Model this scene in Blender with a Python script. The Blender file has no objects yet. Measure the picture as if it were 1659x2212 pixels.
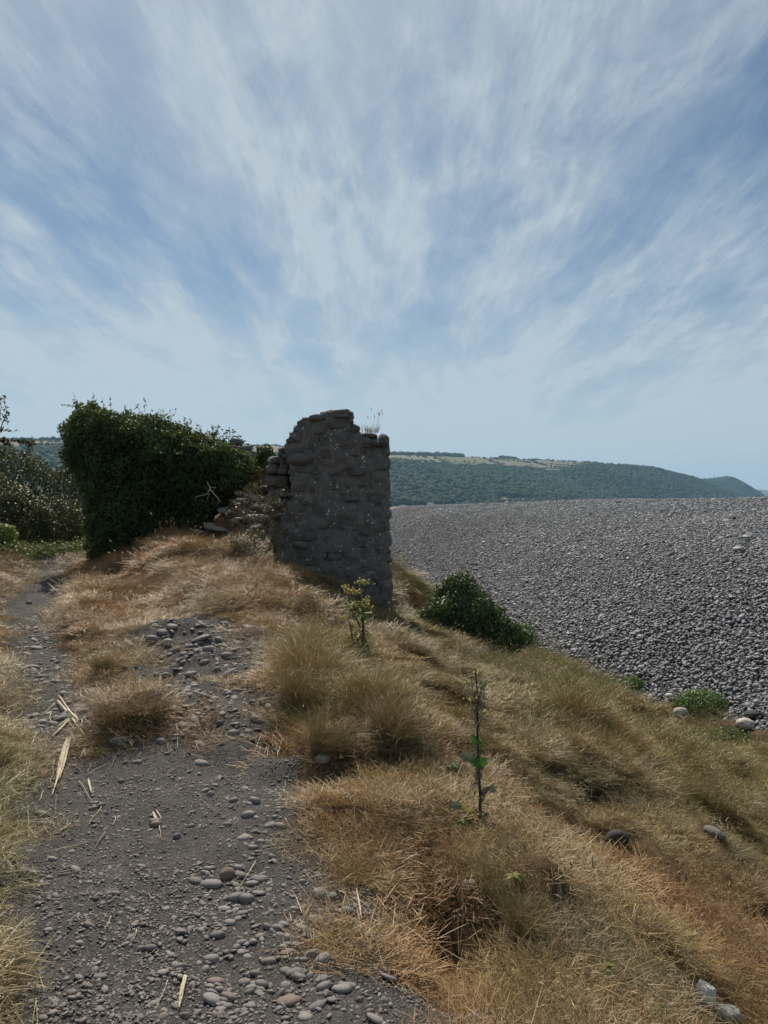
import bpy, bmesh, math, random
import numpy as np
from mathutils import Vector, Matrix

random.seed(7)
rng = np.random.default_rng(7)
scene = bpy.context.scene
COL = scene.collection
PI = math.pi

# ------------------------------------------------------------------ camera
PITCH = math.radians(0.41)
cam_data = bpy.data.cameras.new('camera')
cam = bpy.data.objects.new('camera', cam_data)
COL.objects.link(cam)
cam.location = (0, 0, 0)                       # eye height, about 1.6 m over the path
cam.rotation_euler = (PI / 2 - PITCH, 0, 0)
cam_data.sensor_fit = 'VERTICAL'
cam_data.sensor_height = 36.0
cam_data.lens = 18.0 / math.tan(math.radians(33.5))
cam_data.clip_start = 0.05
cam_data.clip_end = 30000
scene.camera = cam

# ------------------------------------------------------------------ world and sun
SUN_EL = math.radians(49)
SUN_AZ = math.radians(-14)                     # measured from +Y (forward) to the right
sun_dir = Vector((math.sin(SUN_AZ) * math.cos(SUN_EL), math.cos(SUN_AZ) * math.cos(SUN_EL), math.sin(SUN_EL)))

world = bpy.data.worlds.new('World')
scene.world = world
world.use_nodes = True
wn = world.node_tree
wn.nodes.clear()
def wnode(t, **kw):
    n = wn.nodes.new(t)
    for k, v in kw.items():
        setattr(n, k, v)
    return n
def wmath(op, a, b=None, clamp=False):
    n = wnode('ShaderNodeMath', operation=op, use_clamp=clamp)
    for i, q in enumerate((a, b)):
        if q is None: continue
        if isinstance(q, (int, float)): n.inputs[i].default_value = q
        else: wn.links.new(q, n.inputs[i])
    return n.outputs[0]
SKY_STRENGTH = 0.053
sky = wnode('ShaderNodeTexSky', sky_type='NISHITA')
sky.sun_disc = False
sky.sun_elevation = SUN_EL
sky.sun_rotation = SUN_AZ
sky.air_density = 1.0
sky.dust_density = 0.6
sky.ozone_density = 1.2
tc = wnode('ShaderNodeTexCoord')
sep = wnode('ShaderNodeSeparateXYZ')
wn.links.new(tc.outputs['Generated'], sep.inputs[0])
zz = wmath('MAXIMUM', sep.outputs[2], 0.0)
den = wmath('ADD', zz, 0.10)
px = wmath('DIVIDE', sep.outputs[0], den)
py = wmath('DIVIDE', sep.outputs[1], den)
comb = wnode('ShaderNodeCombineXYZ')
wn.links.new(px, comb.inputs[0]); wn.links.new(py, comb.inputs[1])
def cirrus(scale, stretch, rot, detail, lo, hi, dist, offs):
    mp = wnode('ShaderNodeMapping')
    mp.inputs['Rotation'].default_value = (0, 0, rot)
    mp.inputs['Scale'].default_value = (scale, scale * stretch, 1)
    mp.inputs['Location'].default_value = offs
    wn.links.new(comb.outputs[0], mp.inputs[0])
    nz = wnode('ShaderNodeTexNoise')
    nz.inputs['Scale'].default_value = 1.0
    nz.inputs['Detail'].default_value = detail
    nz.inputs['Roughness'].default_value = 0.66
    nz.inputs['Distortion'].default_value = dist
    wn.links.new(mp.outputs[0], nz.inputs['Vector'])
    mr = wnode('ShaderNodeMapRange')
    mr.interpolation_type = 'SMOOTHSTEP'
    mr.inputs['From Min'].default_value = lo
    mr.inputs['From Max'].default_value = hi
    wn.links.new(nz.outputs[0], mr.inputs['Value'])
    return mr.outputs[0]
c0 = cirrus(0.75, 0.7, math.radians(20), 3, 0.42, 0.70, 0.8, (9.4, 2.6, 0))
c1 = cirrus(1.1, 0.36, math.radians(8), 9, 0.27, 0.68, 0.4, (3.1, 1.7, 0))
c2 = cirrus(4.6, 0.20, math.radians(12), 10, 0.38, 0.70, 0.3, (7.3, 0.4, 0))
c3 = cirrus(10.0, 0.42, math.radians(-38), 9, 0.42, 0.70, 0.4, (1.3, 5.4, 0))
cl = wmath('ADD', wmath('MULTIPLY', c1, 0.62), wmath('MULTIPLY', c2, wmath('MULTIPLY', wmath('ADD', c1, 0.25), 0.62)))
cl = wmath('ADD', cl, wmath('MULTIPLY', wmath('MULTIPLY', c3, wmath('ADD', c1, 0.2)), 0.30))
c4 = cirrus(15.0, 0.13, math.radians(10), 3, 0.40, 0.75, 0.6, (2.2, 3.3, 0))
cl = wmath('ADD', cl, wmath('MULTIPLY', wmath('MULTIPLY', c4, c2), 0.30))
cl = wmath('SUBTRACT', cl, wmath('MULTIPLY', c0, 0.28))
hz_ = wnode('ShaderNodeMapRange'); hz_.interpolation_type = 'SMOOTHSTEP'
hz_.inputs['From Min'].default_value = 0.27; hz_.inputs['From Max'].default_value = 0.0
hz_.inputs['To Min'].default_value = 0.0; hz_.inputs['To Max'].default_value = 1.15
wn.links.new(zz, hz_.inputs['Value'])
cl = wmath('ADD', cl, hz_.outputs[0], clamp=True)
cl = wmath('MULTIPLY', cl, 0.80)
skys = wnode('ShaderNodeVectorMath', operation='SCALE')
wn.links.new(sky.outputs[0], skys.inputs[0]); skys.inputs['Scale'].default_value = SKY_STRENGTH
tint = wnode('ShaderNodeVectorMath', operation='MULTIPLY')
tint.inputs[1].default_value = (0.90, 1.02, 1.06)
wn.links.new(skys.outputs[0], tint.inputs[0])
mixc = wnode('ShaderNodeMix', data_type='RGBA')
wn.links.new(cl, mixc.inputs[0])
wn.links.new(tint.outputs[0], mixc.inputs[6])
mixc.inputs[7].default_value = (0.50, 0.565, 0.60, 1)
bg = wnode('ShaderNodeBackground')
wn.links.new(mixc.outputs[2], bg.inputs['Color'])
bg.inputs['Strength'].default_value = 1.0
wo = wnode('ShaderNodeOutputWorld')
wn.links.new(bg.outputs[0], wo.inputs[0])

sun_data = bpy.data.lights.new('sun', 'SUN')
sun_data.energy = 5.0
sun_data.angle = math.radians(0.53)
sun_data.color = (1.0, 0.91, 0.75)
sun = bpy.data.objects.new('sun', sun_data)
COL.objects.link(sun)
sun.rotation_euler = (-sun_dir).to_track_quat('-Z', 'Y').to_euler()

scene.view_settings.view_transform = 'Standard'
scene.view_settings.look = 'None'
scene.view_settings.exposure = 0.16
scene.view_settings.gamma = 1.0
scene.view_settings.use_curve_mapping = False
HAZE = 0.85e-4
scene.cycles.max_bounces = 5
scene.cycles.diffuse_bounces = 1
scene.cycles.transmission_bounces = 2
scene.cycles.volume_bounces = 0
scene.cycles.use_adaptive_sampling = True
scene.cycles.adaptive_threshold = 0.02
world.cycles.sampling_method = 'MANUAL'
world.cycles.sample_map_resolution = 512

# ------------------------------------------------------------------ numpy noise
def _hash(ix, iy, iz, seed):
    h = (ix * 374761393 + iy * 668265263 + iz * 1274126177 + seed * 974634661) & 0xffffffff
    h = ((h ^ (h >> 13)) * 1274126177) & 0xffffffff
    h = ((h ^ (h >> 16)) * 2246822519) & 0xffffffff
    return ((h ^ (h >> 15)) & 0xffffff) / float(0xffffff)
def vn2(x, y, seed=0):
    x = np.asarray(x, float); y = np.asarray(y, float)
    ix = np.floor(x).astype(np.int64); iy = np.floor(y).astype(np.int64)
    fx = x - ix; fy = y - iy
    fx = fx * fx * (3 - 2 * fx); fy = fy * fy * (3 - 2 * fy)
    a = _hash(ix, iy, 0, seed); b = _hash(ix + 1, iy, 0, seed)
    c = _hash(ix, iy + 1, 0, seed); d = _hash(ix + 1, iy + 1, 0, seed)
    return (a + (b - a) * fx) * (1 - fy) + (c + (d - c) * fx) * fy
def fbm(x, y, oct=3, seed=0, gain=0.5):
    s = 0; a = 1; t = 0
    for i in range(oct):
        s = s + a * vn2(np.asarray(x) * 2 ** i + 17.3 * i, np.asarray(y) * 2 ** i - 9.1 * i, seed + i); t += a; a *= gain
    return s / t
def vn3(x, y, z, seed=0):
    ix = np.floor(x).astype(np.int64); iy = np.floor(y).astype(np.int64); iz = np.floor(z).astype(np.int64)
    fx = x - ix; fy = y - iy; fz = z - iz
    fx = fx * fx * (3 - 2 * fx); fy = fy * fy * (3 - 2 * fy); fz = fz * fz * (3 - 2 * fz)
    def L(k):
        a = _hash(ix, iy, iz + k, seed); b = _hash(ix + 1, iy, iz + k, seed)
        c = _hash(ix, iy + 1, iz + k, seed); d = _hash(ix + 1, iy + 1, iz + k, seed)
        return (a + (b - a) * fx) * (1 - fy) + (c + (d - c) * fx) * fy
    l0 = L(0); l1 = L(1)
    return l0 + (l1 - l0) * fz
def sst(a, b, x):
    t = np.clip((np.asarray(x, float) - a) / (b - a), 0, 1)
    return t * t * (3 - 2 * t)
def smin(a, b, k):
    h = np.clip(0.5 + 0.5 * (b - a) / k, 0, 1)
    return b * (1 - h) + a * h - k * h * (1 - h)
def smax(a, b, k):
    return -smin(-a, -b, k)

# ------------------------------------------------------------------ the lie of the land
PATH = np.array([  # y, x centre, half width, z
    [-6, 0.7, .8, -1.6], [0.0, 0.2, .75, -1.6], [2.4, -.42, .67, -1.6], [2.95, -.63, .72, -1.6], [4.4, -1.5, .52, -1.6], [6.5, -2.8, .36, -1.6],
    [8.5, -3.85, .40, -1.56], [10.8, -4.95, .45, -1.48], [12.7, -5.55, .42, -1.28], [17.0, -7.3, .5, -1.05],
    [20.0, -8.6, .5, -1.0], [30, -13, .5, -1.0]])
def path_x(y): return np.interp(y, PATH[:, 0], PATH[:, 1])
def path_w(y): return np.interp(y, PATH[:, 0], PATH[:, 2])
def path_z(y): return np.interp(y, PATH[:, 0], PATH[:, 3])
CREST_Y = [-6, 2, 4, 6, 8, 10, 12, 13.5, 16, 20, 30, 60]
CREST_X = [.9, .35, .35, .1, -.1, -1.1, -2.0, -2.1, -2.2, -2.4, -3, -8]
CREST_Z = [-1.6, -1.6, -1.6, -1.58, -1.45, -1.12, -.74, -.58, -.62, -.8, -1.2, -3.0]
def gauss(x, y, cx, cy, sx, sy): return np.exp(-0.5 * (((x - cx) / sx) ** 2 + ((y - cy) / sy) ** 2))
def H_smooth(x, y):
    x = np.asarray(x, float); y = np.asarray(y, float)
    yc = np.clip(y, -6, 60)
    cx = np.interp(yc, CREST_Y, CREST_X); cz = np.interp(yc, CREST_Y, CREST_Z)
    px = path_x(yc); pw = path_w(yc); pz = path_z(yc)
    d = x - cx
    fall = cz - 0.47 * (np.sqrt(d * d + 0.12) + d) * 0.5
    floor = -3.22 - 0.02 * np.clip(x - 5, 0, 3)
    right = smax(fall, floor + 0 * x, 0.5)
    r0 = px + pw
    rise = sst(0, 1, (x - r0) / np.maximum(np.minimum(cx - r0, 1.9), 0.5))
    step = 0.20 * sst(0.0, 0.20, x - r0) * sst(6.2, 7.4, y) * sst(14.5, 11.5, y)
    base_r = pz + np.maximum(rise * (cz - pz), step)
    z = np.where(x > cx, right, np.minimum(base_r, cz + 0.02))
    bl = sst(0.0, 0.35, (px - pw) - x)
    z = np.where(x < px - pw, pz + 0.14 * bl + 0.10 * sst(.3, 2, px - pw - x), z)
    # wall collapse heap, ground behind the ruin, ledge beside the path, hollow at the right of the path
    z = z + 1.25 * gauss(x, y, -2.45, 15.2, .50, .70) + 0.55 * gauss(x, y, 0.35, 14.4, .75, .7)
    z = z + 0.20 * gauss(x, y, -1.75, 5.75, .38, .36)
    z = z - 0.42 * gauss(x, y, 0.26, 3.12, .14, .36) + 0.12 * gauss(x, y, 0.62, 3.3, .22, .35)
    z = z + 0.16 * gauss(x, y, -.55, 6.6, .55, .7) + 0.16 * gauss(x, y, 2.2, 7.6, .5, 1.2)
    far = np.maximum(sst(28, 70, np.abs(y)), sst(14, 40, np.abs(x)))
    return z * (1 - far) + (-5.6) * far
BUMPS = []
def hummock(x, y):
    """0..1 on the small tufted hummocks strewn over the bank"""
    wx = x + .12 * vn2(x * 5, y * 5, 151); wy = y + .12 * vn2(x * 5 + 9, y * 5, 152)
    h = np.maximum(sst(.66, .86, vn2(wx * 2.3, wy * 2.3, 155)), sst(.72, .9, vn2(wx * 3.9 + 4, wy * 3.9, 157)) * .7)
    k = np.maximum(sst(-.3, .3, x - np.interp(y, CREST_Y, CREST_X)), .35 * sst(6.5, 8, y)) * sst(2.0, 2.8, y)
    off = sst(1.0, 1.9, np.abs(x - path_x(y)) / path_w(y))
    return h * k * off
def H(x, y):
    x = np.asarray(x, float); y = np.asarray(y, float)
    z = H_smooth(x, y)
    near = 1 - np.maximum(sst(24, 40, np.abs(y)), sst(12, 20, np.abs(x)))
    onpath = 1 - sst(.8, 1.5, np.abs(x - path_x(y)) / path_w(y))
    amp = 0.115 * (1 - 0.8 * onpath)
    n = (fbm(x * 1.3, y * 1.3, 2, 3) - .5) * 2 * amp + (vn2(x * 4.2, y * 4.2, 11) - .5) * 0.12 * (1 - .78 * onpath) + (vn2(x * 11, y * 11, 12) - .5) * 0.02 + (vn2(x * 24, y * 24, 13) - .5) * 0.008 + (fbm(x * 5.5, y * 5.5, 3, 14) - .5) * .13 * gauss(x, y, -1.75, 6.9, .55, 1.0)
    for bx_, by_, sx_, sy_, a_ in BUMPS: z = z + a_ * gauss(x, y, bx_, by_, sx_, sy_)
    return z + n * near + .15 * hummock(x, y) * near

# shingle ridge
SB_Y = [-40, 6, 9, 11.8, 13.2, 14.6, 17, 20, 30, 60, 150, 300, 700]
SB_X = [7.4, 6.5, 6.1, 5.8, 4.8, 3.4, 2.5, 1.6, .4, -1, -4, -7, -25]
SC_Y = [-40, 0, 13, 40, 60, 100, 200, 350, 700]
SC_X = [27, 24, 22, 20, 17.4, 12, 7.5, 3, -12]
SC_Z = [.5, .48, .46, .44, .40, .28, .1, -.35, -1.5]
def S(x, y):
    x = np.asarray(x, float); y = np.asarray(y, float)
    xb = np.interp(y, SB_Y, SB_X) - 1.2; xc = np.interp(y, SC_Y, SC_X); zc = np.interp(y, SC_Y, SC_Z)
    t = (x - xb) / (xc - xb)
    tt = np.clip(t, 0, 1)
    up = -3.42 + (zc + 3.42) * (1 - (1 - tt) ** 2.7)
    z = np.where(t > 1, zc - 0.10 * (x - xc) - 0.004 * (x - xc) ** 2 * (x - xc < 14), up)
    z = np.where(t < 0, -3.42 - 0.6 * (xb - x), z)
    z = np.maximum(z, -8.5)
    return z + (fbm(x * .22, y * .12, 3, 31) - .5) * .22 * sst(.05, .3, t) + (vn2(x * 1.1, y * .7, 33) - .5) * .07

F_D = 1106.0 / math.tan(math.radians(33.5))
CP, SP = math.cos(PITCH), math.sin(PITCH)
def ray(u, v):
    a = (u - 829.5) / F_D; b = -(v - 1106.0) / F_D
    return np.array([a, CP + b * SP, -SP + b * CP])
_T = np.concatenate([np.arange(1.2, 14, 0.01), np.arange(14, 60, 0.05)])
def P(u, v, fn=None):
    fn = fn or H
    d = ray(u, v)
    X = d[0] * _T; Y = d[1] * _T; Z = d[2] * _T
    k = np.nonzero(Z < fn(X, Y))[0]
    k = k[0] if len(k) else len(_T) - 1
    return np.array([X[k], Y[k], float(fn(X[k], Y[k]))])
def at(u, v, y):
    d = ray(u, v); t = y / d[1]
    return np.array([d[0] * t, y, d[2] * t])
def ppm(y): return F_D / y                          # photo units per metre at depth y
# tussocks stand on little hummocks of their own
RU = (.29, .15, .065); OL = (.17, .145, .048); GD = (.30, .20, .075); GR = (.11, .115, .04); ST_ = (.34, .25, .13); BR = (.22, .13, .065)
TUSSOCKS = [
    (243, 1578, 115, 110, BR, 'reddish brown tussock on the eroded ledge beside the path', .03),
    (313, 1562, 92, 75, BR, 'smaller brown tussock right of the one on the eroded ledge', .05),
    (690, 1470, 150, 110, GD, 'orange-topped tussock left of the flowering weed', .18),
    (650, 1540, 110, 120, OL, 'olive tussock below the orange-topped one', .2),
    (705, 1635, 120, 150, OL, 'tall dark olive tussock at the left of the tall grass drift', .25),
    (800, 1560, 150, 150, GD, 'golden tussock in the middle of the tall grass drift', .3),
    (850, 1630, 130, 150, OL, 'tall olive tussock at the lower right of the grass drift', .3),
    (850, 1400, 90, 55, RU, 'rusty tussock just right of the flowering weed', .1),
    (890, 1420, 70, 50, BR, 'dark brown tussock at the edge of the ruin shadow', .1),
    (990, 1408, 85, 60, GD, 'pale gold tussock in front of the rounded shrub', .15),
    (1095, 1418, 40, 24, GR, 'small dark tuft in front of the low light green shoots', .1),
    (940, 1590, 90, 75, GD, 'golden tussock right of the tall grass drift', .25),
    (1195, 1530, 130, 100, OL, 'olive tussock at the left end of the seaward grass drift', .3),
    (1250, 1560, 120, 110, GD, 'golden tussock in the seaward grass drift', .35),
    (1300, 1600, 120, 100, OL, 'broad leaning olive tussock in the seaward grass drift', .4),
    (1390, 1670, 120, 90, OL, 'leaning olive tussock lower down the seaward drift', .4),
    (1280, 1690, 80, 50, GR, 'green mound of fine grass in the middle of the right slope', .25),
    (1165, 1680, 80, 60, GD, 'small golden tussock right of the tall weed', .2),
    (1410, 1760, 80, 40, GR, 'low green tussock above the flat grey rock', .25),
    (1080, 1960, 130, 130, OL, 'big overhanging tussock above the hollow at the path edge', .3),
    (1130, 2040, 130, 120, OL, 'long-bladed tussock right below the overhanging one', .35),
    (860, 1790, 110, 70, BR, 'brown withered tussock below the tall weed to the left', .12),
    (1590, 1850, 100, 50, GR, 'dark green tussock on the right slope below the pale rock', .3),
    (1640, 1960, 110, 70, BR, 'brown tussock cut by the right edge on the lower slope', .2),
    (150, 1345, 45, 60, BR, 'dark tussock overhanging the right bank of the upper path', -.05),
    (215, 1450, 60, 55, OL, 'olive tussock between the path and the stony slope', .05),
    (-25, 1660, 80, 110, OL, 'tall tussock spilling over the left edge of the path, middle one', .2),
    (-20, 1540, 70, 90, BR, 'brown tussock at the left edge above the driftwood', .15),
    (-25, 1800, 80, 90, GD, 'golden tussock at the left edge above the reddish stone', .15),
    (-30, 2150, 100, 110, GD, 'yellow-brown tussock in the lower left corner', .2),
    (515, 1190, 36, 50, GR, 'dark green upright clump at the left foot of the ruin', 0.),
    (385, 1160, 50, 34, RU, 'rusty tussock at the top of the mound below the slabs', .05)]
for q in TUSSOCKS:
    p_ = P(q[0], q[1], H_smooth); w_ = q[2] / ppm(p_[1]); h_ = q[3] / ppm(p_[1])
    if q[0] > 400 and q[1] > 1340 or 200 < q[0] < 340: BUMPS.append((p_[0], p_[1] + .08, w_ * .30, w_ * .26, h_ * .42))

# ------------------------------------------------------------------ helpers
def tag(o, label=None, cat=None, group=None, kind=None):
    if label: o['label'] = label
    if cat: o['category'] = cat
    if group: o['group'] = group
    if kind: o['kind'] = kind
    return o
def mesh_obj(name, verts, faces, mat=None, parent=None, smooth=True, link=True):
    me = bpy.data.meshes.new(name)
    if isinstance(faces, np.ndarray):
        verts = np.asarray(verts, np.float32)
        nf, k = faces.shape
        me.vertices.add(len(verts)); me.vertices.foreach_set('co', verts.ravel())
        me.loops.add(nf * k); me.loops.foreach_set('vertex_index', faces.astype(np.int32).ravel())
        me.polygons.add(nf); me.polygons.foreach_set('loop_start', np.arange(0, nf * k, k, dtype=np.int32))
        me.update(calc_edges=True)
    else:
        me.from_pydata([tuple(map(float, v)) for v in verts], [], faces)
    if smooth: me.polygons.foreach_set('use_smooth', np.ones(len(me.polygons), bool))
    if mat: me.materials.append(mat)
    o = bpy.data.objects.new(name, me)
    if link: COL.objects.link(o)
    if parent is not None: o.parent = parent
    return o
def from_mesh(name, me, parent=None):
    o = bpy.data.objects.new(name, me); COL.objects.link(o)
    if parent is not None: o.parent = parent
    return o
def empty(name, loc=(0, 0, 0)):
    o = bpy.data.objects.new(name, None); o.location = loc; o.empty_display_size = .1
    COL.objects.link(o); return o
def tube(pts, radii, n=5):
    """verts, faces of a tapered tube"""
    V = []; Fc = []
    pts = [Vector(p) for p in pts]
    for i, p in enumerate(pts):
        t = (pts[min(i + 1, len(pts) - 1)] - pts[max(i - 1, 0)]).normalized()
        a = t.cross(Vector((0.3, 0.1, 1)) if abs(t.z) < .9 else Vector((1, .2, 0))).normalized(); b = t.cross(a)
        for k in range(n):
            q = 2 * PI * k / n
            V.append(p + (a * math.cos(q) + b * math.sin(q)) * radii[i])
    for i in range(len(pts) - 1):
        for k in range(n):
            k2 = (k + 1) % n
            Fc.append((i * n + k, i * n + k2, (i + 1) * n + k2, (i + 1) * n + k))
    Fc.append(tuple(range(n - 1, -1, -1))); Fc.append(tuple((len(pts) - 1) * n + k for k in range(n)))
    return V, Fc
def join(parts):
    V = []; Fc = []
    for v, f in parts:
        o = len(V); V += list(v); Fc += [tuple(i + o for i in q) for q in f]
    return V, Fc
def add_attr(me, name, typ, dom, data):
    a = me.attributes.new(name, typ, dom)
    key = {'FLOAT': 'value', 'INT': 'value', 'FLOAT_VECTOR': 'vector', 'FLOAT_COLOR': 'color'}[typ]
    a.data.foreach_set(key, np.ascontiguousarray(data, dtype=np.int32 if typ == 'INT' else np.float32).ravel())

# ------------------------------------------------------------------ materials
class NT:
    def __init__(s, name):
        s.m = bpy.data.materials.new(name); s.m.use_nodes = True
        s.t = s.m.node_tree; s.t.nodes.clear()
        s.out = s.t.nodes.new('ShaderNodeOutputMaterial')
    def n(s, t, **kw):
        q = s.t.nodes.new(t)
        for k, v in kw.items(): setattr(q, k, v)
        return q
    def l(s, a, b): s.t.links.new(a, b)
    def val(s, sock, v):
        if isinstance(v, bpy.types.NodeSocket): s.l(v, sock)
        else: sock.default_value = v
    def noise(s, vec, scale, detail=4, rough=.6, dist=0):
        q = s.n('ShaderNodeTexNoise')
        if vec is not None: s.l(vec, q.inputs['Vector'])
        q.inputs['Scale'].default_value = scale; q.inputs['Detail'].default_value = detail
        q.inputs['Roughness'].default_value = rough; q.inputs['Distortion'].default_value = dist
        return q.outputs[0]
    def rng(s, x, a, b, c=0., d=1., smooth=False):
        q = s.n('ShaderNodeMapRange')
        if smooth: q.interpolation_type = 'SMOOTHSTEP'
        s.l(x, q.inputs['Value'])
        for k, v in zip(('From Min', 'From Max', 'To Min', 'To Max'), (a, b, c, d)): q.inputs[k].default_value = v
        return q.outputs[0]
    def mix(s, f, a, b, mode='MIX'):
        q = s.n('ShaderNodeMix', data_type='RGBA', blend_type=mode)
        s.val(q.inputs[0], f)
        for i, v in ((6, a), (7, b)):
            s.val(q.inputs[i], v if isinstance(v, bpy.types.NodeSocket) else (*v[:3], 1))
        return q.outputs[2]
    def math(s, op, a, b=None, c=None):
        q = s.n('ShaderNodeMath', operation=op)
        for i, v in enumerate((a, b, c)):
            if v is not None: s.val(q.inputs[i], v)
        return q.outputs[0]
    def bsdf(s, col, rough=.9, normal=None, spec=.3):
        q = s.n('ShaderNodeBsdfPrincipled')
        s.val(q.inputs['Base Color'], col if isinstance(col, bpy.types.NodeSocket) else (*col[:3], 1))
        s.val(q.inputs['Roughness'], rough)
        q.inputs['Specular IOR Level'].default_value = spec
        if normal is not None: s.l(normal, q.inputs['Normal'])
        return q.outputs[0]
    def bump(s, h, strength=.5, dist=.01):
        q = s.n('ShaderNodeBump'); q.inputs['Strength'].default_value = strength; q.inputs['Distance'].default_value = dist
        s.l(h, q.inputs['Height']); return q.outputs[0]
    def pos(s): return s.n('ShaderNodeNewGeometry').outputs['Position']
    def obj(s): return s.n('ShaderNodeTexCoord').outputs['Object']
    def rand(s): return s.n('ShaderNodeObjectInfo').outputs['Random']
    def done(s, sh):
        s.l(sh, s.out.inputs['Surface']); return s.m

def mat_soil():
    t = NT('soil_and_turf'); p = t.pos()
    a = t.n('ShaderNodeAttribute', attribute_name='zone'); sp = t.n('ShaderNodeSeparateColor'); t.l(a.outputs['Color'], sp.inputs[0])
    n1 = t.noise(p, 3.0, 6, .65); n2 = t.noise(p, 30, 5, .7); n3 = t.noise(p, 140, 3, .6)
    earth = t.mix(t.rng(n1, .3, .7), (.052, .048, .047), (.092, .084, .081))
    earth = t.mix(t.rng(n2, .45, .75), earth, (.13, .12, .115))
    earth = t.mix(t.rng(n3, .56, .64), earth, (.22, .20, .19))
    thatch = t.mix(t.rng(n2, .35, .7), (.055, .037, .02), (.17, .11, .06))
    thatch = t.mix(t.rng(n1, .55, .75), thatch, (.06, .06, .028))
    col = t.mix(sp.outputs[0], thatch, earth)
    hgt = t.math('ADD', t.math('MULTIPLY', n2, .6), t.math('MULTIPLY', n3, .5))
    return t.done(t.bsdf(col, .95, t.bump(hgt, 1.0, .035), .15))
def mat_stone(name, c0, c1, c2, rough=.75, lichen=0, fleck=.0, scale=9, bump=.35, lit_tones=None):
    t = NT(name); o = t.obj(); r = t.rand()
    vm = t.n('ShaderNodeVectorMath', operation='ADD'); t.l(o, vm.inputs[0])
    cm = t.n('ShaderNodeCombineXYZ'); t.l(t.math('MULTIPLY', r, 37.), cm.inputs[0]); t.l(t.math('MULTIPLY', r, 11.), cm.inputs[1]); t.l(cm.outputs[0], vm.inputs[1])
    v = vm.outputs[0]
    n1 = t.noise(v, scale * .35, 5, .6); n2 = t.noise(v, scale * 2.6, 5, .65)
    base = t.mix(t.rng(r, 0, 1), c0, c1)
    r2 = t.math('FRACT', t.math('MULTIPLY', r, 7.31))
    base = t.mix(t.rng(r2, .78, .95), base, c2)
    if lit_tones:                                                        # brighter light high on the ridge, put into the stone colour
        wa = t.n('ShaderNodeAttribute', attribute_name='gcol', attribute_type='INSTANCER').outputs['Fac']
        base = t.mix(wa, base, t.mix(t.rng(r2, 0, 1), *lit_tones))
    col = t.mix(t.rng(n1, .3, .7, 0, .55), base, t.mix(.5, base, (.06, .05, .05)))
    col = t.mix(t.rng(n2, .55, .8, 0, .5), col, t.mix(.55, base, (.5, .48, .47)))
    if lichen:
        n4 = t.noise(v, scale * 3.0, 2, .5)
        col = t.mix(t.rng(n4, .665, .70, 0, lichen), col, (.50, .52, .50))
        n5 = t.noise(v, scale * .8, 5, .75)
        col = t.mix(t.rng(n5, .56, .68, 0, lichen * .55), col, (.24, .25, .23))
    h = t.math('ADD', t.math('MULTIPLY', n1, .5), t.math('MULTIPLY', n2, .4))
    return t.done(t.bsdf(col, rough, t.bump(h, bump, .03), .35))
def mat_leaf(name, c0, c1, c2, trans=.35, rough=.45, spec=.4):
    """leaf masses: colour by the vertex attribute 'lc' (0..1)"""
    t = NT(name)
    a = t.n('ShaderNodeAttribute', attribute_name='lc').outputs['Fac']
    col = t.mix(t.rng(a, 0, .6), c0, c1); col = t.mix(t.rng(a, .6, 1), col, c2)
    b = t.bsdf(col, rough, None, spec)
    tr = t.n('ShaderNodeBsdfTranslucent'); t.l(t.mix(.35, col, (.18, .22, .03)), tr.inputs['Color'])
    mx = t.n('ShaderNodeMixShader'); mx.inputs[0].default_value = trans
    t.l(b, mx.inputs[1]); t.l(tr.outputs[0], mx.inputs[2])
    return t.done(mx.outputs[0])
def mat_plain(name, c0, c1, scale=20, rough=.8, trans=0, bump=.2, stretch=None, spec=.25):
    t = NT(name); v = t.obj()
    if stretch:
        mp = t.n('ShaderNodeMapping'); mp.inputs['Scale'].default_value = stretch; t.l(v, mp.inputs[0]); v = mp.outputs[0]
    n1 = t.noise(v, scale, 5, .65)
    col = t.mix(t.rng(n1, .3, .7), c0, c1)
    sh = t.bsdf(col, rough, t.bump(n1, bump, .01), spec)
    if trans:
        tr = t.n('ShaderNodeBsdfTranslucent'); t.l(col, tr.inputs['Color'])
        mx = t.n('ShaderNodeMixShader'); mx.inputs[0].default_value = trans
        t.l(sh, mx.inputs[1]); t.l(tr.outputs[0], mx.inputs[2]); sh = mx.outputs[0]
    return t.done(sh)
def mat_grass(name, instanced):
    t = NT(name)
    if instanced: gc = t.n('ShaderNodeAttribute', attribute_name='gcol', attribute_type='INSTANCER').outputs['Color']
    else: gc = t.n('ShaderNodeObjectInfo').outputs['Color']
    bt = t.n('ShaderNodeAttribute', attribute_name='bt').outputs['Fac']
    br = t.n('ShaderNodeAttribute', attribute_name='br').outputs['Fac']
    nz = t.noise(t.pos(), 7, 3, .6)
    gc = t.mix(t.rng(nz, .35, .7, 0, .6), gc, t.mix(.6, gc, (.22, .13, .045)))
    green = t.mix(.65, gc, (.085, .075, .030))
    col = t.mix(t.rng(bt, 0, .65), green, gc)
    col = t.mix(t.rng(br, .72, 1.0, 0, .7), col, (.50, .41, .23))
    col = t.mix(t.rng(br, .30, 0.0, 0, .6), col, (.17, .095, .045))
    b = t.bsdf(col, .5, None, .45)
    tr = t.n('ShaderNodeBsdfTranslucent'); t.l(col, tr.inputs['Color'])
    mx = t.n('ShaderNodeMixShader'); mx.inputs[0].default_value = .16
    t.l(b, mx.inputs[1]); t.l(tr.outputs[0], mx.inputs[2])
    return t.done(mx.outputs[0])

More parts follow.
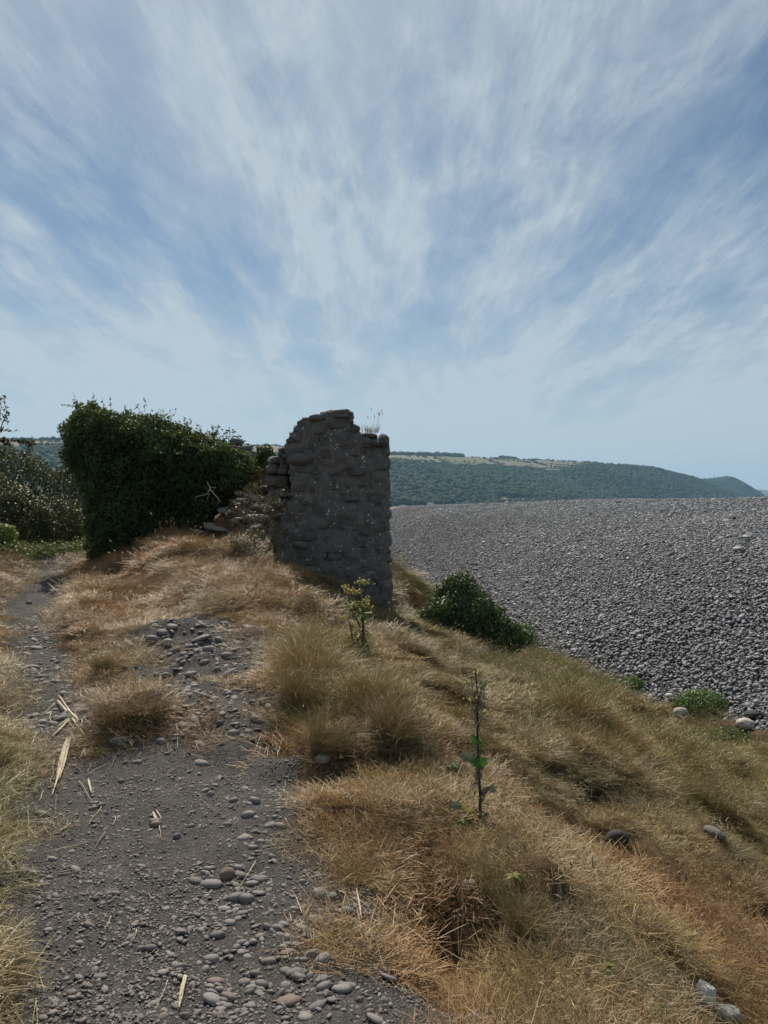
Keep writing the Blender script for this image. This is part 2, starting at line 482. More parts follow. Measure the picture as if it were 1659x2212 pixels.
M = {}
M['soil'] = mat_soil()
M['pebble'] = mat_stone('pebble', (.145, .132, .126), (.25, .228, .215), (.19, .14, .125), .7, 0, 0, 14, .25)
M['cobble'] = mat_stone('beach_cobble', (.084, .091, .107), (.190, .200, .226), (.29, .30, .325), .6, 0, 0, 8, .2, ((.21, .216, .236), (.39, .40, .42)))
M['wallstone'] = mat_stone('wall_stone', (.078, .077, .074), (.150, .144, .134), (.120, .090, .076), .85, 1.0, 0, 10, .7)
M['mortar'] = mat_stone('lime_mortar', (.125, .12, .112), (.125, .12, .112), (.135, .128, .116), .95, 1.0, 0, 7, .9)
M['paleblock'] = mat_stone('pale_block', (.62, .60, .54), (.62, .60, .54), (.62, .6, .54), .8, 0, 0, 16, .3)
M['palerock'] = mat_stone('pale_rock', (.40, .37, .34), (.46, .43, .40), (.4, .37, .34), .85, .4, 0, 9, .7)
M['darkrock'] = mat_stone('dark_boulder', (.036, .031, .028), (.042, .035, .031), (.04, .034, .03), .8, .1, 0, 12, .4)
M['redrock'] = mat_stone('red_stone', (.23, .15, .125), (.27, .18, .15), (.25, .17, .14), .8, 0, 0, 12, .5)
M['grass_i'] = mat_grass('dry_grass', True)
M['grass_o'] = mat_grass('tussock_grass', False)
M['ivy'] = mat_leaf('ivy_leaf', (.030, .055, .018), (.075, .118, .036), (.155, .135, .06), .30, .55, .28)
M['hedge'] = mat_leaf('thicket_leaf', (.040, .045, .018), (.070, .085, .028), (.13, .10, .055), .15, .5, .3)
M['shrub'] = mat_leaf('shrub_leaf', (.030, .060, .022), (.065, .115, .040), (.11, .14, .05), .25, .5, .32)
M['weed'] = mat_leaf('weed_leaf', (.05, .11, .03), (.09, .18, .045), (.16, .22, .06), .35, .45, .4)
M['bramble'] = mat_leaf('young_bramble_leaf', (.07, .13, .025), (.12, .19, .04), (.20, .23, .06), .4, .45, .4)
M['ivycore'] = mat_plain('wall_core_earth', (.02, .02, .013), (.035, .03, .02), 8, .95)
M['twig'] = mat_plain('dead_twig', (.16, .13, .115), (.30, .26, .235), 60, .8)
M['darktwig'] = mat_plain('dark_stem', (.045, .032, .026), (.10, .075, .06), 40, .8)
M['drift'] = mat_plain('bleached_wood', (.24, .20, .14), (.62, .54, .40), 45, .75, 0, .4, (1, 1, 1))
M['driftdark'] = mat_plain('weathered_stick', (.17, .14, .11), (.33, .28, .22), 30, .8, 0, .4)
M['leaflitter'] = mat_plain('straw_litter', (.16, .12, .08), (.34, .27, .19), 90, .8)
M['plantstem'] = mat_plain('weed_stem', (.035, .028, .024), (.075, .055, .04), 50, .6)
M['leafgreen'] = mat_plain('fresh_leaf', (.06, .15, .025), (.11, .23, .04), 40, .5, .4, .3)
M['leafyellow'] = mat_plain('yellowing_leaf', (.24, .24, .04), (.34, .30, .06), 40, .5, .4, .3)
M['leafdry'] = mat_plain('withered_leaf', (.07, .06, .045), (.17, .15, .12), 60, .8, .2, .6)
M['leafsilver'] = mat_plain('pale_leaf_underside', (.11, .13, .075), (.22, .24, .16), 60, .7, .25, .5)
M['flower'] = mat_plain('yellow_flower', (.42, .36, .10), (.56, .50, .22), 90, .7, .2)
M['seedhead'] = mat_plain('dry_seedhead', (.32, .26, .16), (.48, .41, .28), 90, .8, .25)
M['umbel'] = mat_plain('dark_umbel', (.04, .032, .028), (.09, .07, .055), 90, .8)

# ------------------------------------------------------------------ zones of bare ground (world polygons)
def inside(poly, x, y):
    poly = np.asarray(poly); r = np.zeros(np.shape(x), bool)
    n = len(poly); j = n - 1
    for i in range(n):
        xi, yi = poly[i]; xj, yj = poly[j]
        c = ((yi > y) != (yj > y)) & (x < (xj - xi) * (y - yi) / (yj - yi + 1e-12) + xi)
        r ^= c; j = i
    return r
def seg_dist(poly, x, y):
    poly = np.asarray(poly); d = np.full(np.shape(x), 1e9); n = len(poly)
    for i in range(n):
        a = poly[i]; b = poly[(i + 1) % n]; ab = b - a
        t = np.clip(((x - a[0]) * ab[0] + (y - a[1]) * ab[1]) / (ab @ ab + 1e-12), 0, 1)
        d = np.minimum(d, np.hypot(x - a[0] - t * ab[0], y - a[1] - t * ab[1]))
    return d
def sdf(poly, x, y): return np.where(inside(poly, x, y), -1, 1) * seg_dist(poly, x, y)
def wpoly(uv):
    return np.array([P(u, v, H_smooth)[:2] for u, v in uv])
BARE1 = wpoly([(-10, 2205), (-10, 2000), (15, 1800), (30, 1600), (30, 1470), (10, 1420), (170, 1440), (185, 1510), (215, 1610), (330, 1600), (350, 1545), (280, 1500),
               (255, 1430), (280, 1370), (400, 1330), (545, 1335), (600, 1410), (590, 1490), (630, 1545), (595, 1620), (645, 1700),
               (740, 1765), (700, 1850), (790, 1900), (840, 1990), (770, 2050), (860, 2120), (1090, 2140), (1070, 2205)])
BARE1 = np.vstack([BARE1, [[.5, 1.6], [.5, -1], [-1.1, -1], [-1.1, 1.6]]])
BARE2 = wpoly([(880, 1900), (950, 1890), (985, 2000), (1000, 2060), (1080, 2120), (960, 2150), (900, 2080), (880, 1990)])
BARE3 = wpoly([(300, 1330), (480, 1290), (560, 1330), (420, 1350)])
def bareness(x, y):
    nz = (fbm(x * 3.2, y * 3.2, 3, 41) - .5) * .55
    d = np.minimum(sdf(BARE1, x, y), sdf(BARE2, x, y) + .05)
    d2 = (np.abs(x - path_x(y)) - path_w(y))
    d2 = np.where((y > 5.5) & (y < 22), d2 + .02, 1.0)
    k = np.minimum(d, d2) + nz * 1.0 + (fbm(x * 7, y * 7, 2, 43) - .5) * .3
    return sst(.10, -.12, k)

# ------------------------------------------------------------------ ground sheet
def axis(lo, hi, step, far):
    a = list(np.arange(lo, hi + 1e-6, step))
    s = step; q = hi
    while q < far:
        s *= 1.28; q = min(q + s, far); a.append(q)
    s = step; q = lo; b = []
    while q > -far:
        s *= 1.28; q = max(q - s, -far); b.append(q)
    return np.array(b[::-1] + a)
gx = axis(-9.5, 7.0, .06, 9000.); gy = axis(1.4, 19.0, .06, 9000.)
GX, GY = np.meshgrid(gx, gy)
def grid_obj(name, X, Y, Z, mat):
    ny, nx = X.shape
    v = np.stack([X, Y, Z], -1).reshape(-1, 3)
    i = np.arange(nx * ny).reshape(ny, nx)
    f = np.stack([i[:-1, :-1], i[:-1, 1:], i[1:, 1:], i[1:, :-1]], -1).reshape(-1, 4)
    return mesh_obj(name, v, f, mat)
ground = grid_obj('ground', GX, GY, H(GX, GY), M['soil'])
tag(ground, kind='structure')
bz = bareness(GX, GY).ravel()
add_attr(ground.data, 'zone', 'FLOAT_COLOR', 'POINT', np.stack([bz, bz, bz, np.ones_like(bz)], -1))

# sea and the shingle ridge
def mat_sea():
    t = NT('sea_water'); p = t.pos(); n = t.noise(p, .5, 6, .65)
    return t.done(t.bsdf((.03, .06, .07), .18, t.bump(n, .6, .3), .5))
M['sea'] = mat_sea()
sea = mesh_obj('sea', [(24, -8500, -7.3), (8900, -8500, -7.3), (8900, 8900, -7.3), (2300, 8900, -7.3), (1100, 2600, -7.3), (330, 1400, -7.3), (60, 620, -7.3), (40, 300, -7.3)], [tuple(range(8))], M['sea'])
# (the ground sheet lies above sea level under the land only: push it under the water on the sea side)
_co = np.empty(len(ground.data.vertices) * 3, np.float32); ground.data.vertices.foreach_get('co', _co); _co = _co.reshape(-1, 3)
_m = (_co[:, 0] > np.interp(_co[:, 1], SC_Y, SC_X) + 4) & (_co[:, 0] > 6) & (_co[:, 0] > .45 * (_co[:, 1] - 500))
_co[_m, 2] = -9.2
ground.data.vertices.foreach_set('co', _co.ravel()); ground.data.update()
tag(sea, kind='structure')
def mat_shingle():
    t = NT('shingle_bed'); p = t.pos()
    vo = t.n('ShaderNodeTexVoronoi'); vo.inputs['Scale'].default_value = 7; vo.inputs['Randomness'].default_value = 1
    mp = t.n('ShaderNodeMapping'); mp.inputs['Scale'].default_value = (1, 1, .3); t.l(p, mp.inputs[0]); t.l(mp.outputs[0], vo.inputs['Vector'])
    n = t.noise(p, 5, 4, .6)
    sp = t.n('ShaderNodeSeparateColor'); t.l(vo.outputs['Color'], sp.inputs[0])
    col = t.mix(sp.outputs[0], (.06, .056, .06), (.24, .225, .23)); col = t.mix(t.rng(n, .4, .7, 0, .4), col, (.07, .06, .065))
    h = t.math('SUBTRACT', 1.0, vo.outputs['Distance'])
    return t.done(t.bsdf(col, .8, t.bump(h, 1.0, .12), .3))
M['shingle'] = mat_shingle()
sx = np.concatenate([np.arange(-8, 30, .35), np.arange(30, 75, 3)])
sy = np.concatenate([np.arange(-30, 8, 2.), np.arange(8, 70, .35), np.arange(70, 200, 1.5), np.arange(200, 720, 12)])
SX, SY = np.meshgrid(sx, sy)
SX = SX + np.interp(SY, [0, 200, 720], [0, -4, -14])
shingle = grid_obj('shingle_beach', SX, SY, S(SX, SY) - .05, M['shingle'])
tag(shingle, kind='structure')
# ------------------------------------------------------------------ scatter by geometry nodes (stuff only)
def scatter_tree(coll):
    ng = bpy.data.node_groups.new('scatter', 'GeometryNodeTree')
    ng.interface.new_socket('Geometry', in_out='INPUT', socket_type='NodeSocketGeometry')
    ng.interface.new_socket('Geometry', in_out='OUTPUT', socket_type='NodeSocketGeometry')
    gi = ng.nodes.new('NodeGroupInput'); go = ng.nodes.new('NodeGroupOutput')
    ip = ng.nodes.new('GeometryNodeInstanceOnPoints')
    ci = ng.nodes.new('GeometryNodeCollectionInfo'); ci.inputs['Collection'].default_value = coll
    ci.inputs['Separate Children'].default_value = True; ci.inputs['Reset Children'].default_value = True
    def na(nm, ty):
        q = ng.nodes.new('GeometryNodeInputNamedAttribute'); q.data_type = ty; q.inputs['Name'].default_value = nm
        return q.outputs['Attribute']
    ng.links.new(gi.outputs[0], ip.inputs['Points'])
    ng.links.new(ci.outputs[0], ip.inputs['Instance'])
    ip.inputs['Pick Instance'].default_value = True
    ng.links.new(na('idx', 'INT'), ip.inputs['Instance Index'])
    e2r = ng.nodes.new('FunctionNodeEulerToRotation'); ng.links.new(na('rot', 'FLOAT_VECTOR'), e2r.inputs[0])
    ng.links.new(e2r.outputs[0], ip.inputs['Rotation'])
    ng.links.new(na('scl', 'FLOAT_VECTOR'), ip.inputs['Scale'])
    ng.links.new(ip.outputs[0], go.inputs[0])
    return ng
def scatter(name, pts, rot, scl, variants, gcol=None, label=None, cat=None, seed=1, parent=None):
    n = len(pts)
    me = bpy.data.meshes.new(name)
    me.vertices.add(n); me.vertices.foreach_set('co', np.ascontiguousarray(pts, np.float32).ravel())
    if np.ndim(scl) == 1: scl = np.repeat(np.asarray(scl)[:, None], 3, 1)
    add_attr(me, 'rot', 'FLOAT_VECTOR', 'POINT', rot); add_attr(me, 'scl', 'FLOAT_VECTOR', 'POINT', scl)
    add_attr(me, 'idx', 'INT', 'POINT', np.random.default_rng(seed).integers(0, len(variants), n))
    if gcol is not None: add_attr(me, 'gcol', 'FLOAT_VECTOR', 'POINT', gcol)
    me.update()
    c = bpy.data.collections.new(name + '_pieces')
    for v in variants: c.objects.link(v)
    o = bpy.data.objects.new(name, me); COL.objects.link(o)
    if parent is not None: o.parent = parent
    md = o.modifiers.new('scatter', 'NODES'); md.node_group = scatter_tree(c)
    tag(o, label, cat, kind='stuff')
    return o
def mats_to_euler(R):
    ey = np.arcsin(np.clip(-R[:, 2, 0], -1, 1))
    return np.stack([np.arctan2(R[:, 2, 1], R[:, 2, 2]), ey, np.arctan2(R[:, 1, 0], R[:, 0, 0])], -1)
def lean_rot(yaw, lx, ly):
    """yaw about z first, then lean the up axis by the (small) vector lx, ly"""
    n = len(yaw)
    up = np.stack([lx, ly, np.ones(n)], -1); up /= np.linalg.norm(up, axis=1)[:, None]
    f = np.stack([np.cos(yaw), np.sin(yaw), np.zeros(n)], -1)
    f = f - (f * up).sum(1)[:, None] * up; f /= np.linalg.norm(f, axis=1)[:, None]
    s = np.cross(up, f)
    return mats_to_euler(np.stack([f, s, up], -1))

def ico(level):
    bm = bmesh.new(); bmesh.ops.create_icosphere(bm, subdivisions=level, radius=1)
    v = np.array([q.co[:] for q in bm.verts]); f = np.array([[w.index for w in q.verts] for q in bm.faces]); bm.free()
    return v, f
ICO = {k: ico(k) for k in (1, 2, 3)}
def lumpy(level, dims, amp, freq, seed, flat=0.0):
    v, f = ICO[level]; v = v.copy()
    n = vn3(v[:, 0] * freq + seed, v[:, 1] * freq + 5.1, v[:, 2] * freq - seed, seed) - .5
    n2 = vn3(v[:, 0] * freq * 2.3 + seed, v[:, 1] * freq * 2.3, v[:, 2] * freq * 2.3, seed + 9) - .5
    v = v * (1 + amp * 2 * n + amp * n2)[:, None] * np.asarray(dims)[None, :]
    if flat: v[:, 2] = np.maximum(v[:, 2], -flat * dims[2])
    return v, f

# ------------------------------------------------------------------ far hills
def mat_hill():
    t = NT('hill_land'); a = t.n('ShaderNodeAttribute', attribute_name='hc').outputs['Color']
    n = t.noise(t.pos(), .03, 6, .65)
    return t.done(t.bsdf(t.mix(t.rng(n, .3, .7, 0, .35), a, (.06, .07, .035)), .95, None, .1))
M['hill'] = mat_hill()
def mat_wood():
    t = NT('woodland_crown'); r = t.rand(); n = t.noise(t.obj(), 2.2, 3, .6)
    c = t.mix(t.rng(r, 0, 1), (.010, .024, .011), (.040, .062, .024))
    c = t.mix(t.rng(t.noise(t.pos(), .006, 3, .6), .42, .62, 0, .6), c, (.046, .064, .026))
    c = t.mix(t.rng(n, .4, .7), c, t.mix(.5, c, (.02, .03, .012)))
    return t.done(t.bsdf(c, .9, t.bump(n, 1., .5), .1))
M['wood'] = mat_wood()
CROWNS = []
for k in range(5):
    v, f = lumpy(2, (1, 1, .95), .28, 1.8, 50 + k, .5)
    CROWNS.append(mesh_obj('crown', v, f, M['wood'], link=False))

def make_hill(name, us, rb, rw, rs, vw, vs, nr, ridge, seed, fields=True, amin=-420, amax=2050, du=4):
    """us: photo bearings; rb foot, rw wood edge, rs skyline distances; vw, vs heights of wood edge and skyline"""
    U = np.arange(amin, amax, du, dtype=float)
    ang = np.arctan((U - 829.5) / F_D)
    Rb, Rw, Rs = (np.interp(U, us, q) for q in (rb, rw, rs))
    ca = np.cos(ang)
    hw = (1094 - np.interp(U, us, vw)) / F_D * Rw * ca; hs = (1094 - np.interp(U, us, vs)) / F_D * Rs * ca
    t = np.linspace(0, 1.6, nr)
    T, A = np.meshgrid(t, ang); Ui = np.broadcast_to(U[:, None], T.shape)
    R = np.where(T < .6, Rb[:, None] + (Rw - Rb)[:, None] * T / .6, Rw[:, None] + (Rs - Rw)[:, None] * (T - .6) / .4)
    R = np.where(T > 1, Rs[:, None] + (Rs - Rw)[:, None] * (T - 1) * 2.2, R)
    q = np.clip(T / .6, 0, 1)
    slope = -7 + (hw[:, None] + 7) * (q ** .9)
    plat = hw[:, None] + (hs - hw)[:, None] * sst(0, 1, (T - .6) / .4) ** .9
    Z = np.where(T < .6, slope, plat)
    Z = np.where(T > 1, hs[:, None] - (hs[:, None] + 8) * sst(1, 1.6, T) , Z)
    X = R * np.sin(A); Y = R * np.cos(A)
    rel = (fbm(X / 420, Y / 420, 3, seed) - .5) * 2
    rid = 1 - np.abs(fbm(X / 300 + 7, Y / 520, 2, seed + 5) - .5) * 4
    Z = Z + ridge * (rel * .8 + rid * .6) * np.sin(np.clip(T / .95, 0, 1) * PI) * np.clip(hw[:, None] / 120, 0, 1)
    return U, A, T, X, Y, Z
HU = [-500, 30, 180, 300, 540, 600, 700, 840, 960, 1100, 1200, 1290, 1320, 1400, 1450, 1500, 1560, 1620, 1660, 2100]
HRB = [1000, 1050, 1100, 1150, 1250, 1300, 1350, 1450, 1550, 1750, 1900, 2100, 2150, 2350, 2500, 2650, 2850, 3050, 3200, 3600]
HRW = [r + 650 for r in HRB]; HRS = [r + 1500 for r in HRB]
HVS = [962, 959, 955, 957, 968, 965, 974, 985, 986, 993, 996, 1001, 1009, 1015, 1025, 1037, 1056, 1079, 1097, 1099]
HVW = [982, 978, 976, 982, 992, 989, 994, 1000, 1010, 1020, 1018, 1016, 1017, 1020, 1029, 1041, 1060, 1081, 1097, 1099]
U, A, T, X, Y, Z = make_hill('hill', HU, HRB, HRW, HRS, HVW, HVS, 70, 26, 60)
hill = grid_obj('hill', X, Y, Z, M['hill']); tag(hill, kind='structure')
# land cover: woods on the slope, a patchwork of fields above, a few fields at the foot
Ug = 829.5 + F_D * np.tan(A)
def cover(Ug, T, X, Y):
    w = np.ones(T.shape)
    top = .60 + .03 * (fbm(Ug / 60, T * 3, 2, 70) - .5) * 4
    field = (T > top)
    skyw = (T > .90) & (Ug > 820) & (Ug < 1000)                       # wooded skyline beside the ruin
    skyw |= (T > .93) & (Ug < 200)
    skyw |= (T > .95) & (Ug > 1080) & (Ug < 1115)
    gone = (Ug > 1345)
    field &= ~skyw & ~gone
    foot = (Ug > 1075) & (Ug < 1195) & (T > .045 + .0003 * (Ug - 1075)) & (T < .125 - .00045 * (Ug - 1075))
    foot |= (Ug > 840) & (Ug < 980) & (T < .03)
    foot |= (Ug > 1225) & (Ug < 1330) & (T < .035)
    return field | foot, field, foot
def cell_cols(X, Y):
    cx = X / 210 + (fbm(X / 300, Y / 300, 2, 80) - .5); cy = Y / 190 + (fbm(X / 300, Y / 300, 2, 81) - .5)
    ix = np.floor(cx).astype(np.int64); iy = np.floor(cy).astype(np.int64)
    h = _hash(ix, iy, 0, 3); edge = np.minimum(np.minimum(cx - ix, 1 - (cx - ix)), np.minimum(cy - iy, 1 - (cy - iy)))
    pal = np.array([(.15, .14, .07), (.09, .11, .04), (.19, .16, .09), (.08, .10, .04), (.13, .125, .06), (.17, .13, .08)])
    return pal[(h * 5.99).astype(int)], edge
fl, ftop, ffoot = cover(Ug, T, X, Y)
cc, edge = cell_cols(X, Y)
hc = np.where(fl[..., None], cc, np.array([.03, .045, .018]))
hc = np.where(ffoot[..., None], np.array([.23, .18, .11]), hc)
hc = np.where((ftop & (Ug < 650))[..., None], np.array([.20, .155, .10]), hc)
hc = np.concatenate([hc, np.ones(hc.shape[:2] + (1,))], -1).reshape(-1, 4)
add_attr(hill.data, 'hc', 'FLOAT_COLOR', 'POINT', hc)
def grid_sample(n, X, Y, Z, extra, seed, tmax):
    r = np.random.default_rng(seed)
    na, nt = X.shape
    area = np.hypot(X[:-1, :-1] - X[1:, :-1], Y[:-1, :-1] - Y[1:, :-1]) * np.hypot(X[:-1, :-1] - X[:-1, 1:], Y[:-1, :-1] - Y[:-1, 1:])
    area = area * (extra[0][:-1, :-1] < tmax)
    p = (area / area.sum()).ravel()
    k = r.choice(len(p), n, p=p); i = k // (nt - 1); j = k % (nt - 1)
    a = r.random(n); b = r.random(n)
    def bl(Q): return (Q[i, j] * (1 - a) + Q[i + 1, j] * a) * (1 - b) + (Q[i, j + 1] * (1 - a) + Q[i + 1, j + 1] * a) * b
    return [bl(Q) for Q in (X, Y, Z)] + [bl(e) for e in extra]
x, y, z, t_, ug = grid_sample(60000, X, Y, Z, [T, Ug], 5, 1.02)
fl, ftop, ffoot = cover(ug, t_, x, y)
_, edge = cell_cols(x, y)
hedge = ftop & (edge < .03) & (rng.random(len(x)) < .8)
keep = (~fl | hedge | (ftop & (rng.random(len(x)) < .006))) & (ug > -120) & (ug < 1760)
keep &= ~((t_ > .62) & ~ftop & (t_ < .9) & (ug > 1345) & (rng.random(len(x)) < .3))
x, y, z, t_, hedge = x[keep], y[keep], z[keep], t_[keep], (hedge | ftop)[keep]
s = rng.uniform(5.5, 10.5, len(x)) * np.where(hedge, .45, 1)
scl = np.stack([s, s, s * rng.uniform(.8, 1.25, len(x))], -1)
rot = np.stack([rng.normal(0, .15, len(x)), rng.normal(0, .15, len(x)), rng.uniform(0, 6.28, len(x))], -1)
scatter('woodland', np.stack([x, y, z + s * .25], -1), rot, scl, CROWNS, label='dark green woodland and hedgerows covering the long far hillside', cat='woodland')

# farther headlands
U2 = [1300, 1380, 1480, 1540, 1565, 1580, 1600, 1640, 1662, 1700]
R2 = [3800] * len(U2)
H2 = make_hill('headland', U2, R2, [4300] * 10, [4700] * 10, [1066, 1052, 1043, 1040, 1036, 1037, 1046, 1068, 1086, 1097], [1058, 1045, 1037, 1034, 1031.5, 1033, 1042, 1064, 1083, 1096], 46, 12, 90, amin=1240, amax=1700, du=4)
U, A, T, X, Y, Z = H2
head = grid_obj('headland', X, Y, Z, M['hill']); tag(head, kind='structure')
hc = np.where((T > .75)[..., None], np.array([.17, .15, .085]), np.array([.05, .06, .028])); hc = np.where((T > .75)[..., None] & (829.5 + F_D * np.tan(A) > 1535)[..., None], np.array([.06, .065, .035]), hc)
add_attr(head.data, 'hc', 'FLOAT_COLOR', 'POINT', np.concatenate([hc, np.ones(hc.shape[:2] + (1,))], -1).reshape(-1, 4))
x, y, z, t_ = grid_sample(5200, X, Y, Z, [T], 8, .72)
s = rng.uniform(6, 12, len(x))
scatter('headland_scrub', np.stack([x, y, z + 1], -1), np.stack([0 * x, 0 * x, rng.uniform(0, 6.28, len(x))], -1), s, CROWNS, label='scrubby trees on the flank of the farther headland', cat='scrub')
U3 = [1560, 1600, 1630, 1660, 1800, 2000, 2100]
H3 = make_hill('far_headland', U3, [6900] * 7, [7300] * 7, [7700] * 7, [1070, 1064, 1062, 1064, 1072, 1092, 1098], [1062, 1058, 1057, 1059, 1068, 1090, 1097], 24, 8, 95, amin=1500, amax=2080, du=8)
U, A, T, X, Y, Z = H3
h3 = grid_obj('far_headland', X, Y, Z, M['hill']); tag(h3, kind='structure')
hc = np.broadcast_to(np.array([.10, .10, .06, 1.]), T.shape + (4,)).reshape(-1, 4)
add_attr(h3.data, 'hc', 'FLOAT_COLOR', 'POINT', hc)

# houses at the foot of the wooded hill
M['whitewash'] = mat_plain('whitewash', (.74, .73, .70), (.82, .81, .78), 1, .8)
M['slate'] = mat_plain('slate_roof', (.12, .12, .13), (.20, .19, .19), 1, .7)
M['tiles'] = mat_plain('pale_tile_roof', (.30, .24, .20), (.42, .35, .30), 1, .8)
def hill_z(x, y):
    k = np.argmin((HX - x) ** 2 + (HY - y) ** 2); return HZ.ravel()[k]
HX, HY, HZ = (np.array([q.co[i] for q in hill.data.vertices]) for i in range(3))
def house(u, dist, w, d, h, rz, roofm, label):
    a = math.atan((u - 829.5) / F_D); x = dist * math.sin(a); y = dist * math.cos(a)
    root = empty('house', (x, y, hill_z(x, y) - .4)); root.rotation_euler.z = rz
    hw, hd, r = w / 2, d / 2, h * .62
    mesh_obj('wall', [(-hw, -hd, 0), (hw, -hd, 0), (hw, hd, 0), (-hw, hd, 0), (-hw, -hd, h), (hw, -hd, h), (hw, hd, h), (-hw, hd, h), (-hw, 0, h + r), (hw, 0, h + r)],
             [(0, 1, 5, 4), (2, 3, 7, 6), (1, 2, 6, 9, 5), (3, 0, 4, 8, 7), (3, 2, 1, 0)], M['whitewash'], root, False)
    e = .5
    q = [(-hw - e, -hd - e, h - e * r / hd), (hw + e, -hd - e, h - e * r / hd), (hw + e, 0, h + r + .08), (-hw - e, 0, h + r + .08), (-hw - e, hd + e, h - e * r / hd), (hw + e, hd + e, h - e * r / hd)]
    q += [(a_, b_, c_ + .35) for a_, b_, c_ in q]
    rf = mesh_obj('roof', q, [(0, 3, 2, 1), (3, 4, 5, 2), (6, 7, 8, 9), (9, 8, 11, 10), (0, 1, 7, 6), (4, 10, 11, 5), (0, 6, 9, 3), (3, 9, 10, 4), (1, 2, 8, 7), (2, 5, 11, 8)], roofm, root, False)
    c = .6; cx = hw * .7
    mesh_obj('chimney', [(cx + i * c, j * c, k) for k in (h + r * .6, h + r + 1.6) for i, j in ((-1, -1), (1, -1), (1, 1), (-1, 1))],
             [(0, 1, 5, 4), (1, 2, 6, 5), (2, 3, 7, 6), (3, 0, 4, 7), (4, 5, 6, 7)], M['whitewash'], rf, False)
    tag(root, label, 'house', 'white houses at the foot of the far hill')
house(1101, 1800, 15, 8, 7, .25, M['tiles'], 'pale house standing above the tan field on the far hillside')
house(1232, 1985, 16, 8, 6, -.2, M['slate'], 'left one of two white houses at the foot of the wooded hill')
house(1246, 1990, 13, 8, 6, .5, M['slate'], 'right one of two white houses at the foot of the wooded hill')
house(868, 1475, 11, 7, 5, .1, M['slate'], 'small white house at the hill foot just right of the ruin')
house(930, 1540, 12, 7, 5, -.3, M['slate'], 'small white house among trees, farther right of the ruin')

# ------------------------------------------------------------------ the ruined wall
YW = 12.0
def wz(px, py):
    """corner of the enlarged view of the ruin -> x, z in metres on the wall's face"""
    u = 530.9 + px * .24; v = 849.4 + py * .24
    p = at(u, v, YW); return p[0], p[2]
OUT = [(255, 1500), (290, 1250), (330, 1050), (400, 950), (395, 740), (375, 600), (325, 520), (330, 470), (375, 415), (430, 330), (480, 262), (570, 212), (660, 205),
       (712, 165), (850, 162), (935, 168), (955, 290), (1000, 350), (1140, 400), (1195, 450), (1240, 540), (1268, 640), (1275, 900), (1283, 1200), (1283, 1450), (1300, 1700), (1305, 2300), (255, 2300)]
OUT = np.array([wz(*q) for q in OUT])
def voxel_core(poly, y0, y1, cell, name, mat, parent, seed):
    x0, z0 = poly.min(0) - .1; x1, z1 = poly.max(0) + .1
    nx = int((x1 - x0) / cell) + 1; nz = int((z1 - z0) / cell) + 1; ny = max(3, int(round((y1 - y0) / cell)))
    gx_, gz_ = np.meshgrid(x0 + (np.arange(nx) + .5) * cell, z0 + (np.arange(nz) + .5) * cell, indexing='ij')
    m2 = inside(poly, gx_, gz_)
    rag = (vn2(gx_ * 6, gz_ * 6, seed) - .5)
    m = np.repeat(m2[:, None, :], ny, 1)
    # crumble the back
    for j in range(ny):
        q = j / (ny - 1)
        m[:, j, :] &= (q < .9) | (rag > -.1)
    mp = np.pad(m, 1)
    idx = {}; V = []; Fq = []
    def vid(i, j, k):
        key = (i, j, k)
        if key not in idx:
            idx[key] = len(V); V.append((x0 + i * cell, y0 + j * (y1 - y0) / ny, z0 + k * cell))
        return idx[key]
    dirs = [((1, 0, 0), [(1, 0, 0), (1, 1, 0), (1, 1, 1), (1, 0, 1)]), ((-1, 0, 0), [(0, 0, 0), (0, 0, 1), (0, 1, 1), (0, 1, 0)]),
            ((0, 1, 0), [(0, 1, 0), (0, 1, 1), (1, 1, 1), (1, 1, 0)]), ((0, -1, 0), [(0, 0, 0), (1, 0, 0), (1, 0, 1), (0, 0, 1)]),
            ((0, 0, 1), [(0, 0, 1), (1, 0, 1), (1, 1, 1), (0, 1, 1)]), ((0, 0, -1), [(0, 0, 0), (0, 1, 0), (1, 1, 0), (1, 0, 0)])]
    for d, cs in dirs:
        nb = np.roll(mp, (-d[0], -d[1], -d[2]), (0, 1, 2))
        ii, jj, kk = np.nonzero((mp & ~nb)[1:-1, 1:-1, 1:-1])
        for i, j, k in zip(ii, jj, kk):
            Fq.append([vid(i + a, j + b, k + c) for a, b, c in cs])
    V = np.array(V); Fq = np.array(Fq)
    E = np.vstack([Fq[:, [0, 1]], Fq[:, [1, 2]], Fq[:, [2, 3]], Fq[:, [3, 0]]])
    for it in range(5):
        acc = np.zeros_like(V); cnt = np.zeros(len(V))
        np.add.at(acc, E[:, 0], V[E[:, 1]]); np.add.at(acc, E[:, 1], V[E[:, 0]])
        np.add.at(cnt, E[:, 0], 1); np.add.at(cnt, E[:, 1], 1)
        V = V * .45 + .55 * acc / cnt[:, None]
    V[:, 1] += (vn3(V[:, 0] * 9, V[:, 1] * 9, V[:, 2] * 9, seed) - .5) * .085 + (vn3(V[:, 0] * 26, V[:, 1] * 26, V[:, 2] * 26, seed) - .5) * .022
    V[:, 0] += (vn3(V[:, 0] * 9 + 3, V[:, 1] * 9, V[:, 2] * 9, seed + 2) - .5) * .05
    V[:, 2] += (vn3(V[:, 0] * 9 + 3, V[:, 1] * 9, V[:, 2] * 9, seed + 4) - .5) * .05
    return mesh_obj(name, V, Fq, mat, parent)
ruin = empty('ruined_wall', (OUT[:, 0].mean(), YW, -1.9))
def reparent(o, root):
    o.parent = root; o.matrix_parent_inverse = Matrix.Translation(-Vector(root.location))
core = voxel_core(OUT, YW, YW + .75, .04, 'mortar_core', M['mortar'], None, 3); reparent(core, ruin)
